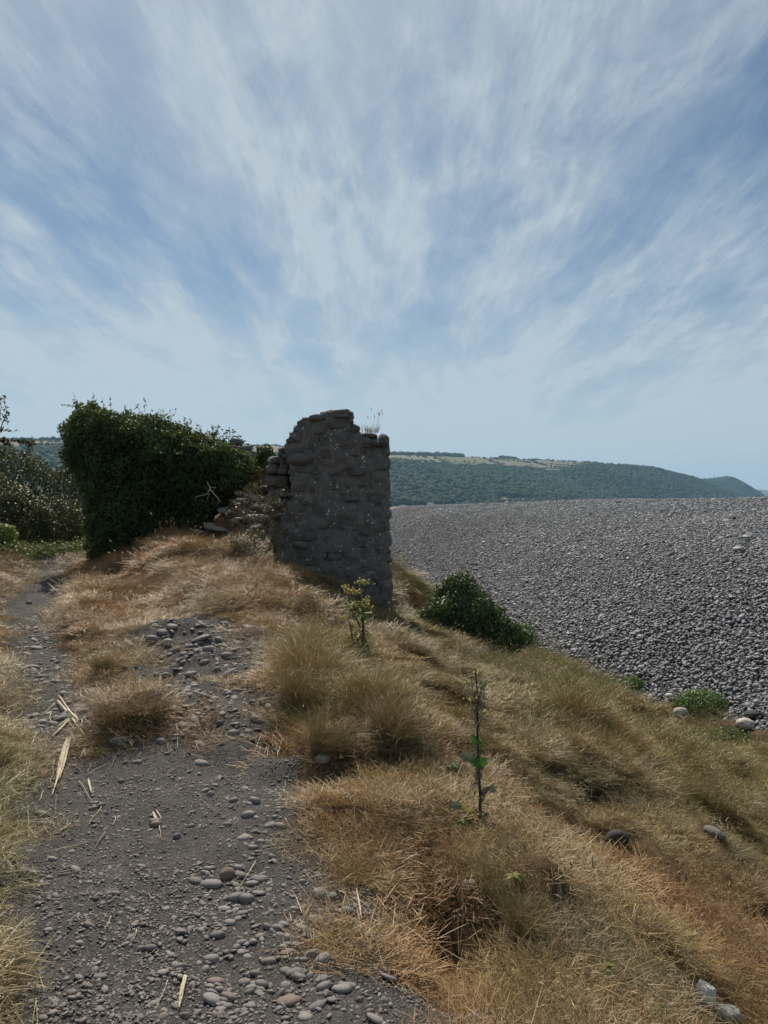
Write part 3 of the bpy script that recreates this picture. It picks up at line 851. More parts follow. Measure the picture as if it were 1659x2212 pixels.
WING = np.array([at(530.9 + a * .24, 849.4 + b * .24, 12.45)[[0, 2]] for a, b in [(215, 1300), (205, 760), (225, 620), (300, 590), (310, 500), (420, 430), (600, 420), (600, 1700), (215, 1700)]])
wing = voxel_core(WING, YW + .5, YW + 1.15, .05, 'mortar_core', M['mortar'], None, 8); reparent(wing, ruin)

# block-like rounded stone meshes shared by all the stonework (unit half sizes)
def block_mesh(k, sq, amp, mat, lvl=2):
    v, f = ICO[lvl]; v = v.copy()
    p = np.abs(v) ** (2 / sq) * np.sign(v)
    p = p / (np.abs(p).max(0)[None, :])
    n = vn3(v[:, 0] * 1.7 + k, v[:, 1] * 1.7, v[:, 2] * 1.7 - k, 200 + k) - .5
    n2 = vn3(v[:, 0] * 4 + k, v[:, 1] * 4, v[:, 2] * 4, 300 + k) - .5
    n3 = vn3(v[:, 0] * 9 + k, v[:, 1] * 9, v[:, 2] * 9, 330 + k) - .5
    p = p * (1 + amp * n * 1.6 + amp * .7 * n2 + amp * .3 * n3)[:, None]
    o = mesh_obj('stone', p, f, mat, link=False)
    return o.data
BLOCKS = [block_mesh(k, 3.6 + .8 * (k % 3), .24, M['wallstone'], 3) for k in range(10)]
ROUND = [block_mesh(20 + k, 2.2, .16, M['wallstone']) for k in range(4)]
def stone(me, c, half, parent, rz=0., ry=0., rx=0., name='stone'):
    o = bpy.data.objects.new(name, me); COL.objects.link(o)
    o.parent = parent; o.location = Vector(c) - Vector(parent.location)
    o.rotation_euler = (rx, ry, rz); o.scale = half
    return o
ST = [(750, 155, 945, 215), (575, 198, 740, 250), (460, 280, 570, 360), (520, 420, 640, 520), (660, 400, 760, 480), (420, 460, 520, 530), (375, 535, 580, 655), (650, 500, 850, 605),
      (870, 480, 1030, 570), (1060, 400, 1200, 500), (1120, 540, 1275, 690), (640, 610, 900, 745), (450, 650, 610, 730), (390, 735, 560, 815), (420, 815, 560, 895), (570, 790, 830, 890),
      (840, 760, 1090, 870), (1110, 750, 1290, 880), (810, 865, 905, 930), (860, 915, 1060, 990), (1090, 890, 1255, 1010), (470, 910, 590, 1020), (600, 930, 800, 1010), (540, 1040, 700, 1085),
      (700, 1030, 870, 1090), (890, 1020, 1060, 1100), (1120, 1020, 1290, 1130), (580, 1100, 760, 1220), (820, 1110, 1010, 1220), (1080, 1150, 1285, 1255), (740, 1230, 970, 1310),
      (990, 1230, 1150, 1290), (1160, 1270, 1292, 1360), (500, 1240, 680, 1330), (720, 1330, 900, 1400), (940, 1330, 1140, 1400), (1060, 1410, 1260, 1575), (880, 1410, 1010, 1480),
      (740, 1430, 870, 1500), (600, 1420, 730, 1500), (1130, 1590, 1310, 1690), (880, 1560, 1100, 1640), (1200, 1700, 1320, 1840), (1000, 1650, 1190, 1740), (1240, 1850, 1320, 1990),
      (600, 290, 720, 370), (740, 240, 930, 320), (770, 340, 950, 440), (880, 590, 1080, 690), (930, 690, 1100, 750), (430, 1100, 570, 1190), (330, 1200, 480, 1290), (400, 1330, 580, 1400),
      (420, 370, 510, 440), (1160, 1370, 1290, 1420), (560, 530, 640, 600), (620, 750, 760, 785), (1040, 1850, 1220, 1950), (900, 1760, 1050, 1840), (700, 1620, 860, 1700), (760, 1520, 900, 1590)]
rs = random.Random(4)
placed = []
def put_face(x0, y0, x1, y1, proud):
    (ax, az), (bx_, bz_) = wz(x0, y0), wz(x1, y1)
    cx, cz = (ax + bx_) / 2, (az + bz_) / 2; hx, hz = abs(bx_ - ax) / 2, abs(az - bz_) / 2
    dep = rs.uniform(.12, .18)
    placed.append((cx, cz, hx, hz))
    stone(rs.choice(BLOCKS), (cx, YW + dep - proud, cz), (hx * 1.02, dep, hz * 1.03), ruin, rs.uniform(-.12, .12), rs.uniform(-.2, .2), rs.uniform(-.15, .10))
for q in ST: put_face(*q, rs.uniform(-.010, .020))
# smaller packing stones between them
tries = 0; nsm = 0
while tries < 5000 and nsm < 150:
    tries += 1
    cx = rs.uniform(OUT[:, 0].min(), OUT[:, 0].max()); cz = rs.uniform(-2.0, 1.4)
    hx = rs.uniform(.03, .13); hz = hx * rs.uniform(.45, .85)
    if not inside(OUT, np.array([cx]), np.array([cz]))[0]: continue
    if any(abs(cx - a) < (hx + c) * .86 and abs(cz - b) < (hz + d) * .86 for a, b, c, d in placed): continue
    placed.append((cx, cz, hx, hz)); nsm += 1
    stone(rs.choice(BLOCKS), (cx, YW + .07 - rs.uniform(-.02, .012), cz), (hx, .07, hz), ruin, rs.uniform(-.15, .15), rs.uniform(-.3, .3), rs.uniform(-.15, .15))
# quoins down the right hand edge, back face and right side
zc = -2.2
while zc < .95:
    hz = rs.uniform(.07, .13)
    for yy in (.22, .55):
        xe = np.interp(-zc, [-1.0, 0, 1.2, 2.3], [.075, .085, .10, .12])
        stone(rs.choice(BLOCKS), (xe - .15 + rs.uniform(-.02, .015), YW + yy + rs.uniform(-.04, .04), zc + hz), (.16, rs.uniform(.13, .19), hz), ruin, rs.uniform(-.1, .1), rs.uniform(-.06, .06), 0)
    zc += 2 * hz + .01
# crown of the wall: capstones, the overhanging round boulder and the ragged left shoulder
def cap(px, py, w, h, dy, me, ry=0., dep=.2):
    x, z = wz(px, py); s = .24 * YW / F_D / 2
    stone(me, (x, YW + dy, z), (w * s, dep, h * s), ruin, rs.uniform(-.2, .2), ry, rs.uniform(-.1, .1))
cap(1240, 428, 104, 142, .10, ROUND[0], .14, .18); cap(1100, 385, 170, 62, .15, ROUND[1], .06, .2); cap(850, 190, 205, 80, .16, BLOCKS[1], -.04); cap(930, 215, 60, 120, .2, BLOCKS[6], .05)
cap(650, 225, 170, 62, .16, BLOCKS[2], -.12); cap(520, 262, 110, 60, .2, BLOCKS[3], -.5); cap(470, 310, 100, 78, .2, BLOCKS[4], -.4); cap(430, 370, 90, 62, .25, BLOCKS[5], -.3)
cap(398, 425, 95, 56, .2, BLOCKS[6], -.2); cap(365, 470, 95, 70, .3, ROUND[2], -.2); cap(335, 525, 100, 90, .35, BLOCKS[7], -.1); cap(475, 592, 215, 122, .06, ROUND[3], .02)
cap(985, 320, 70, 90, .2, BLOCKS[8], .3); cap(1165, 445, 120, 90, .10, ROUND[2], .2); cap(730, 178, 120, 66, .35, BLOCKS[9], -.2)
for a, b, w, h in [(350, 630, 110, 130), (258, 610, 100, 70), (350, 700, 100, 70), (262, 690, 110, 90), (250, 790, 120, 90), (330, 800, 130, 110), (300, 900, 160, 90), (340, 990, 140, 90), (260, 960, 90, 80), (300, 1090, 150, 100), (360, 570, 80, 60)]:
    p = at(530.9 + a * .24, 849.4 + b * .24, 12.5); s = .24 * 12.5 / F_D / 2
    stone(rs.choice(BLOCKS), p, (w * s, .17, h * s), ruin, rs.uniform(-.3, .3), rs.uniform(-.2, .2), 0)
tag(ruin, 'tall ruined rubble stone wall with ragged crumbling top, standing alone on the bank', 'ruin')

# ------------------------------------------------------------------ fallen slabs of the collapsed stretch left of the ruin
M['slab'] = mat_stone('fallen_slab', (.17, .155, .14), (.24, .22, .20), (.20, .155, .13), .85, .5, 0, 10, .6)
SLABS = [block_mesh(40 + k, 3.0, .2, M['slab']) for k in range(5)]
SLABXY = []
heap = empty('collapsed_wall', tuple(P(500, 1130)))
for a, b, c, d, tilt in [(415, 1120, 462, 1136, .08), (470, 1090, 496, 1097, .1), (472, 1097, 494, 1104, .05), (508, 1066, 536, 1075, -.1), (514, 1077, 534, 1085, -.05), (484, 1102, 502, 1110, -.15),
                         (529, 1112, 575, 1126, -.05), (536, 1071, 560, 1085, -.45), (583, 1032, 597, 1039, 0), (444, 1132, 468, 1144, -.3), (416, 1144, 442, 1153, -.2), (465, 1140, 492, 1149, -.2),
                         (545, 1090, 580, 1100, .1), (500, 1120, 528, 1130, .2), (446, 1112, 470, 1121, .1), (560, 1052, 590, 1062, -.1), (540, 1132, 565, 1142, .1)]:
    p = P((a + c) / 2, d, H); k = 1 / ppm(p[1]); SLABXY.append((p[0], p[1], (c - a) * k * .5))
    stone(rs.choice(SLABS), (p[0], p[1], p[2] + (d - b) * k * .42), ((c - a) * k * .58, rs.uniform(.15, .26), (d - b) * k * .58), heap, rs.uniform(-.4, .4), -tilt, rs.uniform(-.12, .12))
tag(heap, 'collapsed stretch of stone wall, flat slabs tumbled left of the ruin', 'rubble')

# ------------------------------------------------------------------ leaf masses
def leaf_mesh(name, pts, nrm, size, lc, mat, parent=None, seed=1, aspect=.62, jitter=.8, link=True):
    """one bent diamond leaf (two triangles) at every point"""
    r = np.random.default_rng(seed); n = len(pts)
    d = nrm + r.normal(0, jitter, (n, 3)); d /= np.linalg.norm(d, axis=1)[:, None] + 1e-9
    t = np.cross(d, r.normal(0, 1, (n, 3))); t /= np.linalg.norm(t, axis=1)[:, None] + 1e-9
    b = np.cross(d, t)
    s = size * r.uniform(.6, 1.35, n); s = s[:, None]
    v = np.empty((n, 4, 3))
    v[:, 0] = pts - t * s * .5; v[:, 2] = pts + t * s * .5 - d * s * .12
    v[:, 1] = pts + b * s * aspect * .5 + d * s * .10 - t * s * .06; v[:, 3] = pts - b * s * aspect * .5 + d * s * .10 - t * s * .06
    i = np.arange(n)[:, None] * 4
    f = np.concatenate([i + np.array([0, 1, 2]), i + np.array([0, 2, 3])])
    o = mesh_obj(name, v.reshape(-1, 3), f, mat, parent, smooth=False, link=link)
    add_attr(o.data, 'lc', 'FLOAT', 'POINT', np.repeat(np.clip(lc, 0, 1), 4))
    return o
def shell(fn, lo, hi, n, inner, outer, seed):
    """points just inside the skin of the solid fn(p) < 0, with its outward direction"""
    r = np.random.default_rng(seed); out = []; got = 0
    lo = np.array(lo); hi = np.array(hi)
    for _ in range(40):
        p = lo + (hi - lo) * r.random((60000, 3))
        d = fn(p); k = (d < outer) & (d > -inner); p = p[k]
        # keep more of the outermost ones
        w = 1 - .75 * np.clip(-d[k] / inner, 0, 1); p = p[r.random(len(p)) < w]
        out.append(p); got += len(p)
        if got > n: break
    p = np.concatenate(out)[:n]; e = .03
    g = np.stack([fn(p + np.array(q) * e) - fn(p - np.array(q) * e) for q in ((1, 0, 0), (0, 1, 0), (0, 0, 1))], -1)
    return p, g / (np.linalg.norm(g, axis=1)[:, None] + 1e-9)
def lump(p, f, s): return vn3(p[:, 0] * f, p[:, 1] * f, p[:, 2] * f, s) - .5
def stems(name, segs, mat, parent, n=4):
    V, Fc = join([tube(p, r, n) for p, r in segs])
    return mesh_obj(name, V, Fc, mat, parent)
def local(o, root): reparent(o, root); return o

# --- the overgrown wall behind the mound
HA = at(175, 1165, 15.2); HB = at(598, 1100, 15.5)
def hedge_f(p):
    ax, ay = HA[0], HA[1]; bx, by = HB[0], HB[1]
    L = math.hypot(bx - ax, by - ay); dx, dy = (bx - ax) / L, (by - ay) / L
    s = (p[:, 0] - ax) * dx + (p[:, 1] - ay) * dy; w = -(p[:, 0] - ax) * dy + (p[:, 1] - ay) * dx
    q = s / L
    top = np.interp(q, [-.2, 0, .08, .33, .58, .76, .92, 1.0], [1.82, 1.90, 1.86, 1.64, 1.40, 1.16, .98, .86])
    hw = np.interp(q, [0, .5, 1], [.72, .66, .62]) + .10 * np.sin(p[:, 2] * 1.7 + 1)
    # the left end leans out at the top, the foot is drawn in
    left = np.interp(p[:, 2], [-1.4, -.6, 0.2, .9, 1.5, 2.1], [.42, .30, .16, .0, -.22, -.20])
    right = np.interp(p[:, 2], [-.7, -.2, .3, .8, 1.2], [.56, .66, .82, .98, 1.0]) * L
    d = np.stack([left - s, s - right, np.abs(w) - hw, p[:, 2] - top], -1)
    m = d.max(1)
    rr = .42; e = np.maximum(d + rr, 0); m = np.where(m > -rr, np.sqrt((e ** 2).sum(1)) - rr, m)
    return m - .06 + .38 * lump(p, 2.1, 5) + .24 * lump(p, 5.0, 6) + .10 * lump(p, 12, 7)
hroot = empty('overgrown_wall', (HA[0] + 1.5, HA[1] + .4, -.7))
p, g = shell(hedge_f, (HA[0] - 1.0, 14.0, -1.2), (HB[0] + .6, 18.6, 2.5), 66000, .30, .03, 3)
qd = (p[:, 0] - HA[0]) / (HB[0] - HA[0])
lc = np.clip(.15 + .75 * lump(p, 1.6, 21) + .25 * rng.random(len(p)) + .65 * sst(.62, .95, qd), 0, 1)
o = leaf_mesh('foliage', p, g + [0, 0, .35], .062, lc, M['ivy'], None, 5); o['kind'] = 'stuff'; local(o, hroot)
# earth and masonry under the ivy
v, f = ICO[3]; v = v.copy()
c = np.array([(HA[0] + HB[0]) / 2 + .05, (HA[1] + HB[1]) / 2, .2])
vv = []
for d_ in v:
    t0, t1 = 0., 4.
    for _ in range(18):
        tm = (t0 + t1) / 2
        if hedge_f((c + d_ * tm)[None, :])[0] < -.22: t0 = tm
        else: t1 = tm
    vv.append(c + d_ * t0)
local(mesh_obj('wall_core', np.array(vv), f, M['ivycore']), hroot)
rs = random.Random(8)
for u, vv_, w, h, yy in [(512, 955, 22, 14, 15.5), (530, 970, 28, 12, 15.5), (541, 983, 26, 18, 15.5), (505, 968, 18, 10, 15.3), (552, 998, 20, 12, 15.4), (520, 985, 20, 9, 15.1)]:
    q = at(u, vv_, yy); k = 1 / ppm(yy)
    stone(rs.choice(BLOCKS), q, (w * k * .52, .16, h * k * .55), hroot, rs.uniform(-.4, .4), rs.uniform(-.2, .3), 0)
def twig(a, b, r0, r1, n=5, wob=.03, rr=rs):
    a = Vector(a); b = Vector(b); pts = []
    for i in range(n):
        t = i / (n - 1)
        pts.append(a.lerp(b, t) + Vector([rr.uniform(-wob, wob) * (0 < i < n - 1) for _ in range(3)]))
    return pts, [r0 + (r1 - r0) * i / (n - 1) for i in range(n)]
seg = []
for k in range(46):                                                # loose shoots breaking the outline
    u = rs.uniform(160, 520); vt = np.interp(u, [150, 200, 330, 450, 540], [868, 872, 895, 930, 965])
    y0 = np.interp(u, [150, 560], [15.2, 15.5])
    a = at(u, vt + 14, y0); b = a + np.array([rs.uniform(-.12, .14), rs.uniform(-.1, .1), rs.uniform(.08, .34)])
    seg.append(twig(a, b, .004, .0015, 4, .01))
for u0, v0, u1, v1 in [(165, 880, 134, 874), (165, 905, 147, 922), (170, 950, 148, 960), (175, 965, 152, 985), (312, 890, 314, 862), (290, 885, 300, 872)]:
    seg.append(twig(at(u0, v0, 15.3), at(u1, v1, 15.2), .006, .002, 5, .02))
local(stems('shoots', seg, M['darktwig'], None, 3), hroot)['kind'] = 'stuff'
pts = []; 
for sp, sr in seg:
    for k in range(9): pts.append(sp[0].lerp(sp[-1], rs.uniform(.3, 1.05)) + Vector([rs.uniform(-.03, .03) for _ in range(3)]))
pts = np.array([q[:] for q in pts])
o = leaf_mesh('shoot_leaves', pts, np.tile([0, 0, 1.], (len(pts), 1)), .05, rng.random(len(pts)) * .7, M['ivy'], None, 9, jitter=1.2); o['kind'] = 'stuff'; local(o, hroot)
tag(hroot, 'broad wall remnant smothered in dark green ivy, sloping down to the right behind the mound', 'overgrown wall')

# bleached forked branch hanging on its face
def zz3(px, py, y): return at(398.2 + px * .141, 915.8 + py * .141, y)
br = empty('dead_branch', tuple(zz3(395, 1010, 14.55)))
sg = [twig(zz3(350, 880, 14.7), zz3(395, 1000, 14.5), .012, .012, 4, .015), twig(zz3(395, 1000, 14.5), zz3(500, 1120, 14.45), .010, .007, 4, .015), twig(zz3(500, 1120, 14.45), zz3(545, 1185, 14.45), .007, .005, 3, .008),
      twig(zz3(545, 1185, 14.45), zz3(500, 1215, 14.4), .005, .003, 3, .008), twig(zz3(395, 1000, 14.5), zz3(365, 1055, 14.5), .009, .007, 3, .008), twig(zz3(365, 1055, 14.5), zz3(175, 1120, 14.45), .007, .004, 4, .015),
      twig(zz3(175, 1120, 14.45), zz3(165, 1180, 14.4), .004, .002, 3, .005), twig(zz3(385, 1060, 14.5), zz3(355, 1165, 14.45), .006, .003, 4, .01), twig(zz3(410, 975, 14.5), zz3(490, 970, 14.45), .005, .003, 3, .01), twig(zz3(490, 970, 14.45), zz3(440, 1005, 14.4), .003, .002, 3, .006)]
M['bleached'] = mat_plain('bleached_branch', (.45, .42, .36), (.62, .58, .50), 40, .8)
local(stems('forked_stem', sg[:4], M['bleached'], None, 5), br); local(stems('side_twigs', sg[4:], M['bleached'], None, 5), br)
tag(br, 'bleached forked dead branch hanging against the dark ivy', 'branch')

# --- thickets at the left
def blob_f(balls, amp, seed, cut=None):
    def fn(p):
        d = np.full(len(p), 9.)
        for (cx, cy, cz, rx, ry, rz) in balls:
            q = np.sqrt(((p[:, 0] - cx) / rx) ** 2 + ((p[:, 1] - cy) / ry) ** 2 + ((p[:, 2] - cz) / rz) ** 2)
            d = np.minimum(d, (q - 1) * min(rx, ry, rz))
        return d + amp * lump(p, 1.6, seed) + amp * .7 * lump(p, 4.2, seed + 1) + amp * .3 * lump(p, 10, seed + 2)
    return fn
def bush(name, balls, n, leaf, mat, label, cat, amp=.35, seed=1, inner=.28, lc0=.2, lcs=.5, core=True, ntwig=30, twigm='darktwig', group=None, upb=.35):
    fn = blob_f(balls, amp, seed)
    B = np.array(balls); lo = (B[:, :3] - B[:, 3:]).min(0) - .3; hi = (B[:, :3] + B[:, 3:]).max(0) + .3
    cx, cy = B[:, 0].mean(), B[:, 1].mean()
    gz = float(H(cx, cy)); lo[2] = max(lo[2], gz - .3)
    root = empty(name, (cx, cy, gz))
    p, g = shell(fn, lo, hi, n, inner, .03, seed)
    lc = np.clip(lc0 + lcs * lump(p, 1.9, seed + 5) * 1.6 + .3 * rng.random(len(p)), 0, 1)
    o = leaf_mesh('foliage', p, g + [0, 0, upb], leaf, lc, M[mat], None, seed); o['kind'] = 'stuff'; local(o, root)
    r = random.Random(seed); sg = []
    for k in range(ntwig):
        b = balls[r.randrange(len(balls))]
        an = r.uniform(0, 6.28); el = r.uniform(-.2, 1.2)
        tip = Vector((b[0] + b[3] * math.cos(an) * math.cos(el) * 1.04, b[1] + b[4] * math.sin(an) * math.cos(el) * 1.04, b[2] + b[5] * math.sin(el) * 1.05))
        base = Vector((b[0] + r.uniform(-.3, .3) * b[3], b[1] + r.uniform(-.3, .3) * b[4], gz - .05))
        mid = base.lerp(tip, .6) + Vector((0, 0, .1))
        sg.append(([base, mid, tip], [.014, .008, .002]))
    local(stems('stems', sg, M[twigm], None, 4), root)['kind'] = 'stuff'
    tag(root, label, cat, group)
    return root
def ball(u, v, y, ru, rv, ry=None):
    q = at(u, v, y); k = y / F_D
    return (q[0], y, q[2], ru * k, ry or ru * k * .8, rv * k)
bush('thicket', [ball(30, 1075, 20.5, 95, 108), ball(110, 1090, 20.5, 80, 92), ball(180, 1095, 20.2, 45, 78), ball(-60, 1060, 21, 80, 110)], 26000, .07, 'hedge',
     'dark brownish green thicket of scrub behind the path, reaching the left edge', 'thicket', .40, 71, lc0=.42, ntwig=70)
bush('thicket', [ball(-30, 1110, 17.2, 110, 76), ball(55, 1125, 17.4, 70, 56), ball(125, 1130, 18.2, 60, 52)], 22000, .06, 'hedge',
     'low green bramble thicket in front of the brownish scrub, left of the path end', 'thicket', .35, 81, lc0=.36, ntwig=40)
bush('bramble', [ball(2, 1152, 15.0, 20, 15)], 900, .06, 'bramble', 'bright yellow-green bramble clump at the left edge', 'bramble', .16, 91, .2, .4, ntwig=6)
bush('bramble', [ball(80, 1182, 16.6, 90, 9, .5), ball(150, 1178, 16.8, 60, 8, .5), ball(10, 1192, 15.0, 60, 10, .5)], 5200, .055, 'ivy', 'low ivy and bramble trailing over the ground where the path ends', 'ground cover', .18, 95, .25, .5, ntwig=10)
bush('shrub', [ball(578, 990, 14.4, 20, 20), ball(590, 1010, 14.2, 16, 22)], 2600, .05, 'ivy', 'small dark green shrub in the gap between the overgrown wall and the ruin', 'shrub', .16, 97, .2, .3, ntwig=10)
# shrub on the seaward bank
def HS(x, y): return np.maximum(H(x, y), S(x, y))
yS = P(1030, 1384, HS)[1]
bush('shrub', [ball(1000, 1325, yS, 72, 58), ball(958, 1335, yS - .3, 40, 52), ball(1050, 1348, yS, 52, 48), ball(990, 1290, yS, 40, 36), ball(1090, 1375, yS - .1, 40, 32)], 17000, .052, 'shrub',
     'rounded dark green shrub on the bank right of the ruin', 'shrub', .26, 101, .22, .3, .5, ntwig=24)
yT = P(1120, 1394, HS)[1]
bush('shrub', [ball(1118, 1372, yT, 32, 24), ball(1140, 1385, yT, 16, 18)], 2600, .04, 'weed', 'low light green shoots at the right foot of the rounded shrub', 'shrub', .12, 105, .18, .2, ntwig=8)
yA = P(1510, 1532, HS)[1]; yB = P(1365, 1488, HS)[1]; yC = P(1570, 1606, HS)[1]
bush('sea_beet', [ball(1510, 1516, yA, 46, 20), ball(1488, 1520, yA, 28, 16), ball(1535, 1518, yA, 24, 14)], 4200, .035, 'weed', 'bright green leafy plant patch at the edge of the shingle', 'plant', .08, 111, .12, .3, ntwig=6)
bush('sea_beet', [ball(1365, 1478, yB, 26, 14)], 1200, .035, 'weed', 'small dark green plant between the grass bank and shingle', 'plant', .08, 113, .12, .1, ntwig=4)
bush('sea_beet', [ball(1570, 1598, yC, 40, 10, .3)], 1200, .032, 'weed', 'dark green low plant mat beside the lichened stones', 'plant', .08, 115, .12, .0, ntwig=4)

# young tree at the left edge, bare against the sky
yt = empty('young_tree', tuple(P(-14, 1225)))
def L2(px, py): return at(px * 320 / 1336 * .6636, (1270 + py * 530 / 2212) * .6636, 13.6)
r = random.Random(3)
b0 = np.array(yt.location); 
sg = [([b0, L2(-90, 1000), L2(-25, 650)], [.02, .016, .011]), ([L2(-25, 650), L2(30, 460), L2(95, 300), L2(50, 130), L2(30, 95)], [.011, .009, .007, .005, .003]), ([L2(-60, 700), L2(-5, 400), L2(15, 220), L2(10, 95)], [.01, .007, .005, .003]),
      ([L2(60, 420), L2(110, 420), L2(150, 405)], [.004, .003, .002]), ([L2(0, 390), L2(70, 360), L2(140, 340)], [.005, .003, .002]), ([L2(20, 480), L2(45, 545), L2(120, 560), L2(210, 570)], [.006, .005, .004, .002]),
      ([L2(-25, 650), L2(120, 670), L2(250, 685), L2(380, 690), L2(480, 730)], [.008, .007, .006, .004, .002]), ([L2(250, 685), L2(330, 700), L2(420, 740)], [.004, .003, .002]), ([L2(95, 300), L2(50, 280), L2(20, 250)], [.004, .003, .002]), ([L2(-25, 650), L2(60, 720), L2(140, 730)], [.006, .004, .002])]
local(stems('trunk', sg[:1], M['darktwig'], None, 5), yt)
for q in sg[1:]: local(stems('branch', [q], M['darktwig'], None, 4), yt)
pts = []
for (sp, sr), n in zip(sg[1:], (12, 8, 5, 6, 9, 46, 22, 5, 26)):
    for k in range(n):
        i = r.randrange(len(sp) - 1); pts.append(np.array(sp[i]) + (np.array(sp[i + 1]) - np.array(sp[i])) * r.random() + np.array([r.uniform(-.035, .035) for _ in range(3)]))
pts = np.array(pts)
o = leaf_mesh('leaves', pts, np.tile([0, -.3, .6], (len(pts), 1)), .085, rng.random(len(pts)) * .5, M['hedge'], None, 12, .5, 1.0); o['kind'] = 'stuff'; local(o, yt)
tag(yt, 'thin leafy sapling branches rising against the sky at the left edge', 'sapling')

# dead bramble in front of the ruin's left foot
db = empty('dead_bramble', tuple(P(560, 1150)))
r = random.Random(15); sg = []; pts = []
for k in range(120):
    u = r.uniform(515, 612); v = r.uniform(1080, 1200); y0 = 11.75 + r.uniform(-.3, .25)
    a = np.array(at(u, v, y0)); a[2] = max(a[2], float(H(a[0], a[1])) - .02)
    b = a + np.array([r.uniform(-.28, .34), r.uniform(-.2, .2), r.uniform(-.05, .32)])
    m_ = (a + b) / 2 + np.array([r.uniform(-.05, .05), 0, r.uniform(-.02, .09)])
    sg.append(([a, m_, b], [.005, .004, .0015]))
    for j in range(16): pts.append(b + (m_ - b) * r.random() + np.array([r.uniform(-.05, .05) for _ in range(3)]))
local(stems('canes', sg, M['twig'], None, 3), db)['kind'] = 'stuff'
pts = np.array(pts); o = leaf_mesh('withered_leaves', pts, np.tile([0, -.3, .6], (len(pts), 1)), .035, .62 + rng.random(len(pts)) * .4, M['hedge'], None, 13); o['kind'] = 'stuff'; local(o, db)
tag(db, 'dead tangled bramble with withered leaves at the left foot of the ruin', 'bramble')
# dry umbel stalks on the end of the overgrown wall
um = empty('dead_umbel_plant', tuple(at(520, 985, 15.6)))
heads = [(575, 85), (650, 100), (690, 110), (745, 90), (770, 120), (610, 150), (640, 130), (765, 190), (800, 190), (860, 190), (820, 205), (880, 245), (930, 260), (980, 305), (1010, 325), (1040, 350), (1050, 340), (870, 330), (590, 185), (740, 125), (910, 270)]
r = random.Random(21); base = np.array(um.location); fk = [zz3(690, 260, 15.6), zz3(740, 230, 15.6), zz3(860, 300, 15.6)]
for q in fk: local(stems('stalk', [([base + np.array([r.uniform(-.05, .05), 0, 0]), (base + q) / 2 + np.array([.02, 0, 0]), q], [.006, .005, .004])], M['umbel'], None, 4), um)
for hx, hy in heads:
    q = zz3(hx, hy, 15.6 + r.uniform(-.05, .05)); f0 = min(fk, key=lambda w: np.linalg.norm(w - q))
    local(stems('ray', [([f0, (f0 + q) / 2 + np.array([0, 0, .01]), q], [.003, .002, .002])], M['umbel'], None, 3), um)
    v, f = lumpy(1, (.028, .028, .016), .3, 2, r.randrange(99)); local(mesh_obj('seed_head', v + q, f, M['umbel']), um)
tag(um, 'dead umbel plant with dark seed heads against the sky on the overgrown wall end', 'plant')

# ------------------------------------------------------------------ cobbles of the beach
def pebble_mesh(k, lvl, mat, dims, amp=.14, freq=1.1):
    v, f = lumpy(lvl, dims, amp, freq, 400 + k)
    return mesh_obj('pebble', v, f, mat, link=False)
DIM = [(1, .74, .36), (1, .66, .30), (1, .82, .42), (1, .58, .28), (1, .9, .48), (1, .7, .24), (1, .62, .38), (1, .8, .32)]
FLAT = [(a, b, c * .85) for a, b, c in DIM]
COB1 = [pebble_mesh(k, 1, M['cobble'], FLAT[k]) for k in range(8)]
COB2 = [pebble_mesh(20 + k, 2 if k < 2 else 1, M['cobble'], FLAT[k]) for k in range(8)]
def cobble_layer(y0, y1, cell, smul, seed, up):
    r = np.random.default_rng(seed)
    gx_, gy_ = np.meshgrid(np.arange(-6, 25, cell), np.arange(y0, y1, cell))
    x = (gx_ + r.uniform(-.6, .6, gx_.shape) * cell).ravel(); y = (gy_ + r.uniform(-.6, .6, gx_.shape) * cell).ravel()
    zs = S(x, y); k = (zs > H(x, y) - .03) & (x > np.interp(y, SB_Y, SB_X) - 1.1) & (x < np.interp(y, SC_Y, SC_X) + 2.5) & (np.abs(x / y) < .72) & (x / y > -.14)
    x, y, zs = x[k], y[k], zs[k]
    L = np.clip(np.exp(r.normal(math.log(.0265), .38, len(x))), .013, .065) * smul
    L = np.where(r.random(len(x)) < .005, L * 2.1, L)
    g = .06; nx_ = -(S(x + g, y) - S(x - g, y)) / (2 * g); ny_ = -(S(x, y + g) - S(x, y - g)) / (2 * g)
    rot = lean_rot(r.uniform(0, 6.28, len(x)), nx_ + r.normal(0, .20, len(x)), ny_ + r.normal(0, .20, len(x)))
    z = zs + L * up + r.normal(0, .016, len(x)) * smul
    return np.stack([x, y, z], -1), rot, L
A1 = cobble_layer(9, 24, .046, 1.0, 1, .12); A2 = cobble_layer(9, 24, .095, 1.05, 2, .34)
B1 = cobble_layer(24, 62, .066, 1.25, 3, .25); C1 = cobble_layer(62, 150, .155, 2.0, 4, .25)
Pn = np.concatenate([A1[0], A2[0]]); Rn = np.concatenate([A1[1], A2[1]]); Ln = np.concatenate([A1[2], A2[2]])
show = Ln / np.linalg.norm(Pn, axis=1) * (np.abs(Pn[:, 0] / Pn[:, 1]) < .495) * (np.arange(len(Pn)) >= len(A1[0]))
top = np.argsort(-show)[:290]
rest = np.setdiff1d(np.arange(len(Pn)), top)
def ridge_light(p):  # painted light: dark cobbles at the foot, paler towards the crest
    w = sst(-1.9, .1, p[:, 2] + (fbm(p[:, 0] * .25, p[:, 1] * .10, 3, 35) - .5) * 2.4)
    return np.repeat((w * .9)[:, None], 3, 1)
scatter('shingle', Pn[rest], Rn[rest], Ln[rest], COB2, gcol=ridge_light(Pn[rest]), label='grey wave-rounded cobbles covering the near slope of the shingle ridge', cat='shingle', seed=2)
